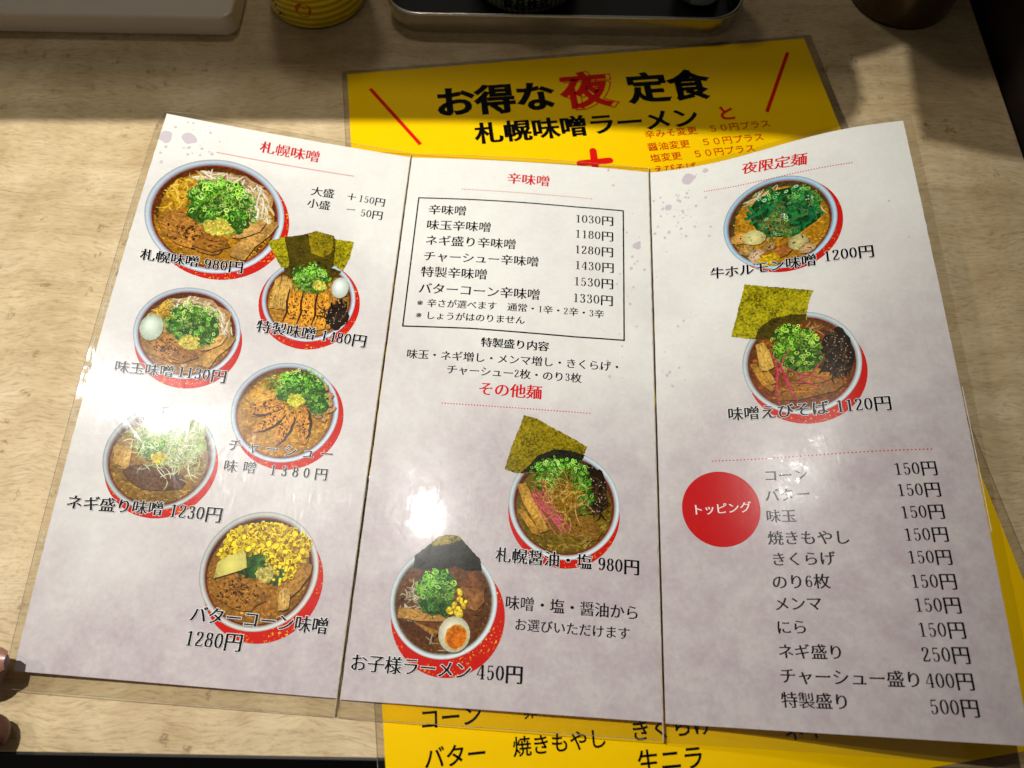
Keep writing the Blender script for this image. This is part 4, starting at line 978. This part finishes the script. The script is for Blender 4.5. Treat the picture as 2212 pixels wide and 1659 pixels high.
b.slab(loc_([(862, 790), (930, 775), (970, 850), (1000, 985), (940, 1010), (880, 1005)], *c10), (222, 178, 92), 24, 1.4); b.slab(loc_([(798, 945), (850, 935), (980, 1160), (960, 1180), (880, 1110)], *c10), (190, 136, 56), 16, 1.0); b.slab(loc_([(900, 1020), (950, 1010), (1000, 1110), (960, 1120)], *c10), (200, 150, 66), 8, 1.1)
for P in ([(975, 850), (1020, 1000), (1000, 1120), (1010, 1280)], [(1140, 850), (1060, 960), (1010, 1080), (990, 1180)], [(1060, 1020), (1090, 1150), (1150, 1270)], [(1080, 990), (1180, 1060), (1300, 1090), (1415, 1140)], [(1400, 960), (1290, 1060), (1180, 1110), (1140, 1150)], [(990, 900), (1060, 1000), (1120, 1230)], [(1180, 1110), (1320, 1165)]):
    b.lay(); b.strip(cr(loc_(P, *c10), 4), .032, (176, 30, 74), True, (204, 80, 110))
b.done()

# ------------------------------------------------------------------ things along the far side
M_STEEL = plain('brushed_steel', (206, 202, 192), .24, 1.0, n_scale=900, n_amt=.08)
M_TRAYIN = plain('black_tray_lining', (14, 14, 14), .3, n_amt=.1)
M_BEIGE = plain('off_white_plastic', (226, 214, 198), .35, n_scale=60, n_amt=.03)
tb = empty('plastic_box', (-300, 470, 0), 'off-white rounded plastic box at the far left of the table', 'box')
v, f = rbox(-520, 400.5, -182.5, 560, .9, 14, r=8, seg=6, bev=1.6); obj('body', v, f, M_BEIGE, tb, smooth=False)
v, f = rbox(-518, 402.5, -185, 558, .02, .88, r=7, seg=5, bev=.1); obj('foot_rim', v, f, M_BLACKEDGE, tb)
# yellow can
CX, CY, CR = -134.5, 439.5, 32.5
can = empty('drink_can', (CX, CY, 0), 'yellow patterned can standing between the white box and the tray', 'can')
def m_can():
    t = NT('yellow_can_print'); v = t.coord(); mp = t.n('ShaderNodeMapping'); t.l(v, mp.inputs[0]); mp.inputs['Scale'].default_value = (1, 1, 2.2)
    wv = t.n('ShaderNodeTexWave', wave_type='BANDS', bands_direction='Z', i_Scale=34, i_Distortion=2.6, i_Detail=1); t.l(mp.outputs[0], wv.inputs[0])
    t.l(t.ramp(wv.outputs['Fac'], [(.2, lin((196, 150, 8))), (.5, lin((214, 190, 12))), (.8, lin((232, 214, 30)))]).outputs[0], t.b.inputs['Base Color']); t.b.inputs['Roughness'].default_value = .3; t.b.inputs['Coat Weight'].default_value = .4; return t.m
v, f = lathe(CX, CY, [(CR-4, 2.2), (CR-3.2, .6), (CR-2, .05), (CR-.9, .5), (CR-.3, 1.8)]); obj('base_rim', v, f, plain('dark_can_rim', (70, 58, 30), .3, .6), can, smooth=True)
v, f = lathe(CX, CY, [(CR-.3, 1.8), (CR, 3.2), (CR, 108), (CR-3, 113), (CR-5, 113.5), (CR-6, 111), (0.01, 111)]); obj('body', v, f, m_can(), can, smooth=True)
def cyl_surf(cx, cy, r, a0):
    def s(u, v, h=0.):
        a = R(a0)+u/r; return (cx+(r+h)*math.cos(a), cy+(r+h)*math.sin(a), -v)
    return s
cs = cyl_surf(CX, CY, CR, 270)
v = [cs(u, w_, .05) for u, w_ in disc(-2.5, -15, 5.2, 28)]; obj('orange_dot', v, [tuple(range(28))[::-1]], plain('orange_print', (186, 92, 10), .35), can)
letters('lettering', '（イラストはイメージです）', 1.0, -5.2, 25.0, -5.2, 'rds', M_BLACK, cs, can, .06)
letters('lettering', 'ハイ', -27, -16, -19.5, -4.5, 'rnd', M_BLACK, cs, can, .06)
# tray
tray = empty('tray', (29, 470, 0), 'shallow stainless steel tray with black inside holding condiments', 'tray')
TX0, TX1, TY0, TY1, TH = -86.5, 145.5, 404.5, 560, 16.
def loop(ins, z, r=24, seg=8):
    x0, x1, y0, y1 = TX0+ins, TX1-ins, TY0+ins, TY1-ins; r = r-ins; L = []
    for cx, cy, a0 in ((x1-r, y1-r, 0), (x0+r, y1-r, 90), (x0+r, y0+r, 180), (x1-r, y0+r, 270)):
        for k in range(seg+1): a = R(a0+90*k/seg); L.append((cx+r*math.cos(a), cy+r*math.sin(a), z))
    return L
def lofted(name, loops, mat, parent, cap=True):
    V = []; F = []; n = len(loops[0])
    for l_ in loops: V += l_
    for j in range(len(loops)-1):
        for k in range(n): F.append((j*n+k, j*n+(k+1) % n, (j+1)*n+(k+1) % n, (j+1)*n+k))
    if cap: F.append(tuple(range((len(loops)-1)*n, len(loops)*n)))
    return obj(name, V, F, mat, parent, smooth=False)
ro = lofted('rim', [loop(1.15-1.15*math.cos(R(a_)), TH-1.15+1.15*math.sin(R(a_)), seg=14) for a_ in range(-40, 221, 20)], M_STEEL, tray, False); ro.data.polygons.foreach_set('use_smooth', [True]*len(ro.data.polygons))
lofted('wall', [loop(2.6, .3), loop(1.6, 4), loop(1.3, TH-2.2), loop(.9, TH-2.2)], M_STEEL, tray, False)
lofted('lining', [loop(2.1, TH-1.6), loop(3.2, 3), loop(6, 1.2)], M_TRAYIN, tray)
lofted('base', [loop(6, .9), loop(3, .4), loop(2.6, .3)], M_STEEL, tray, False)
# jar and bottle in the tray
def m_glass(name, c, rough=.08):
    t = NT(name); t.b.inputs['Base Color'].default_value = (*lin(c), 1); t.b.inputs['Roughness'].default_value = rough; t.b.inputs['Transmission Weight'].default_value = .6; t.b.inputs['IOR'].default_value = 1.45; return t.m
jx, jy, jr = 4.5, 457.5, 36.0
jar = empty('condiment_jar', (jx, jy, 1.3), 'pale green labelled tub standing in the tray', 'jar')
def m_ribs():
    t = NT('pale_green_ribbed_label'); v = t.coord(); g = t.n('ShaderNodeTexGradient', gradient_type='RADIAL'); t.l(v, g.inputs[0])
    x = t.math('SINE', t.math('MULTIPLY', g.outputs['Fac'], 380)); t.l(t.ramp(x, [(.2, lin((122, 128, 92))), (.8, lin((176, 182, 142)))]).outputs[0], t.b.inputs['Base Color']); t.b.inputs['Roughness'].default_value = .3; return t.m
v, f = lathe(jx, jy, [(jr-5, 1.4), (jr-1.5, 2.2), (jr, 5), (jr+1.4, 50), (jr+1.6, 54), (.01, 55)]); obj('body', v, f, m_ribs(), jar, smooth=True)
js = cyl_surf(jx, jy, jr, 270); letters('lettering', '食品株式', -16, -10.5, 17, -10.5, 'rnd', M_BLACK, js, jar, .6)
letters('lettering', 'ニー', -33, -15, -20, -15, 'rnd', M_BLACK, js, jar, .6)
v, f = lathe(jx, jy, [(jr+1.7, 52), (jr+2.2, 54), (jr+2.2, 62), (jr+1, 64), (.01, 64)]); obj('lid', v, f, plain('white_lid', (220, 220, 210), .4), jar, smooth=True)
bx_, by_, br_ = 120.5, 447.5, 15.5
bot = empty('spice_bottle', (bx_, by_, 1.3), 'small glass bottle of red chilli in the right of the tray', 'bottle')
v, f = lathe(bx_, by_, [(.01, 1.4), (br_-3, 1.4), (br_-.6, 2.4), (br_, 5), (br_, 60), (br_-5, 68), (br_-5, 72)], 40); obj('glass', v, f, m_glass('dark_glass', (150, 160, 150)), bot, smooth=True)
v, f = lathe(bx_, by_, [(.01, 9), (br_-3, 9.5), (br_-2, 12), (br_-2, 50), (.01, 50)], 40); obj('chilli', v, f, plain('red_chilli', (170, 44, 14), .6, n_scale=500, n_amt=.5), bot, smooth=True)
v, f = lathe(bx_, by_, [(br_-4, 70), (br_-3, 71), (br_-3, 84), (.01, 85)], 40); obj('cap', v, f, plain('red_cap', (150, 24, 20), .4), bot, smooth=True)
# steel cup
cup = empty('cup', (257.5, 450, 0), 'brown-tinted steel cup at the far right of the table', 'cup')
v, f = lathe(257.5, 450, [(.01, 1.2), (31, 1.2), (32.2, .5), (32.8, .05), (33.4, .8), (33.9, 3), (37, 88), (37.3, 89), (36.6, 88.5), (33.3, 4), (.01, 3)], 72); obj('body', v, f, plain('brown_steel', (92, 78, 60), .25, .7, n_scale=200, n_amt=.15), cup, smooth=True)
v, f = lathe(257.5, 450, [(31.5, .06), (33.1, .04), (33.5, .7), (33.6, 1.2)], 72); obj('foot_ring', v, f, M_BLACKEDGE, cup, smooth=True)

# ------------------------------------------------------------------ the hand that holds the menu by its near left corner
def m_skin():
    t = NT('skin'); v = t.coord(); n = t.noise(v, 60, 4); n2 = t.noise(v, 900, 3)
    t.l(t.mix(n, lin((78, 45, 38)), lin((108, 66, 54))), t.b.inputs['Base Color']); t.b.inputs['Roughness'].default_value = .5
    t.b.inputs['Subsurface Weight'].default_value = .15; t.b.inputs['Subsurface Radius'].default_value = (.004, .002, .001)
    b = t.n('ShaderNodeBump', i_Strength=.5, i_Distance=.0004); t.l(n2, b.inputs['Height']); t.l(b.outputs[0], t.b.inputs['Normal']); return t.m
M_SKIN = m_skin(); M_NAIL = plain('nail', (150, 104, 88), .3, n_amt=.04)
def skin_mesh(name, nodes, edges, parent):
    """nodes: (x,y,z,radius) in mm, grown with a skin modifier"""
    off = wloc(parent); me = bpy.data.meshes.new(name); me.from_pydata([(x*MM-off.x, y*MM-off.y, z*MM-off.z) for x, y, z, r in nodes], edges, [])
    o = bpy.data.objects.new(name, me); col.objects.link(o); o.parent = parent
    md = o.modifiers.new('skin', 'SKIN'); md.use_smooth_shade = True
    for k, (x, y, z, r) in enumerate(nodes): me.skin_vertices[0].data[k].radius = (r*MM, r*MM)
    me.skin_vertices[0].data[0].use_root = True
    sb = o.modifiers.new('sub', 'SUBSURF'); sb.levels = 2; sb.render_levels = 2
    bpy.context.view_layer.update()
    dg = bpy.context.evaluated_depsgraph_get(); m2 = bpy.data.meshes.new_from_object(o.evaluated_get(dg)); o.modifiers.clear(); o.data = m2; m2.name = name
    m2.materials.clear(); m2.materials.append(M_SKIN); m2.polygons.foreach_set('use_smooth', [True]*len(m2.polygons)); return o
person = empty('person', (-300, -60, -40), 'fingers of a left hand pinching the near left corner of the menu', 'person')
N = [(-330, -70, -14, 26), (-300, -46, -10, 25), (-278, -22, -8, 20),   # wrist, palm
     (-268, 2, 6, 12), (-244, 12, 13, 10.5), (-222, 15, 14, 9.4), (-209.5, 16, 12.5, 8.2),   # thumb over the sheet
     (-262, -30, 2, 11), (-240, -18, 6, 9.5), (-219, -11, 10, 9.2), (-203.5, -8, 9.5, 8.2),   # forefinger under the corner
     (-268, -50, -24, 11), (-240, -44, -28, 9.5), (-218, -38, -32, 8.5), (-206, -35, -34, 7.0),
     (-276, -64, -36, 10.5), (-248, -60, -42, 9), (-228, -54, -46, 8.2), (-216, -50, -48, 6.8),
     (-288, -76, -44, 9.5), (-266, -74, -52, 8), (-250, -70, -56, 7.0), (-241, -67, -58, 6.0)]
E = [(0, 1), (1, 2), (2, 3), (3, 4), (4, 5), (5, 6), (2, 7), (7, 8), (8, 9), (9, 10), (1, 11), (11, 12), (12, 13), (13, 14), (1, 15), (15, 16), (16, 17), (17, 18), (0, 19), (19, 20), (20, 21), (21, 22)]
skin_mesh('hand', N, E, person)
def nail(cx, cy, cz, dx, dy, w_, l_, tilt=0.):
    V = []; F = []; d = Vector((dx, dy, 0)).normalized(); s = Vector((-d.y, d.x, 0))
    for j in range(5):
        for i in range(7):
            a = (i/6-.5)*2; q = j/4
            k = w_*(.82+.18*math.sin(math.pi*min(1, q*1.2)/1.2)) if j < 4 else w_*.62
            p = Vector((cx, cy, cz))+d*(l_*(q-.5))+s*(k*math.sin(a*1.15)/math.sin(1.15)*.5)+Vector((0, 0, -w_*.28*(1-math.cos(a*1.15))-.9*q*q*tilt)); V.append(tuple(p))
    for j in range(4):
        for i in range(6): a = j*7+i; F.append((a, a+1, a+8, a+7))
    return V, F
v, f = nail(-213.5, 17.5, 20.6, 1, .05, 11, 11, 1.4); obj('nail', v, f, M_NAIL, person, smooth=True)
skin_mesh('hand', [(-330, -190, -60, 30), (-290, -150, -62, 27), (-262, -112, -64, 20), (-240, -88, -50, 11), (-220, -62, -30, 9.5), (-202, -42, -17, 8.8), (-189, -30.5, -13, 7.6),
  (-250, -120, -64, 12), (-222, -98, -72, 10), (-200, -76, -78, 9), (-186, -62, -80, 8), (-262, -130, -66, 12), (-232, -116, -78, 10), (-206, -98, -84, 9), (-192, -86, -86, 7.6), (-276, -142, -70, 11), (-250, -136, -84, 9), (-228, -124, -90, 8), (-216, -114, -92, 7), (-300, -120, -58, 13), (-290, -94, -52, 10.5), (-280, -76, -50, 8.6)],
  [(0, 1), (1, 2), (2, 3), (3, 4), (4, 5), (5, 6), (2, 7), (7, 8), (8, 9), (9, 10), (2, 11), (11, 12), (12, 13), (13, 14), (1, 15), (15, 16), (16, 17), (17, 18), (1, 19), (19, 20), (20, 21)], person)
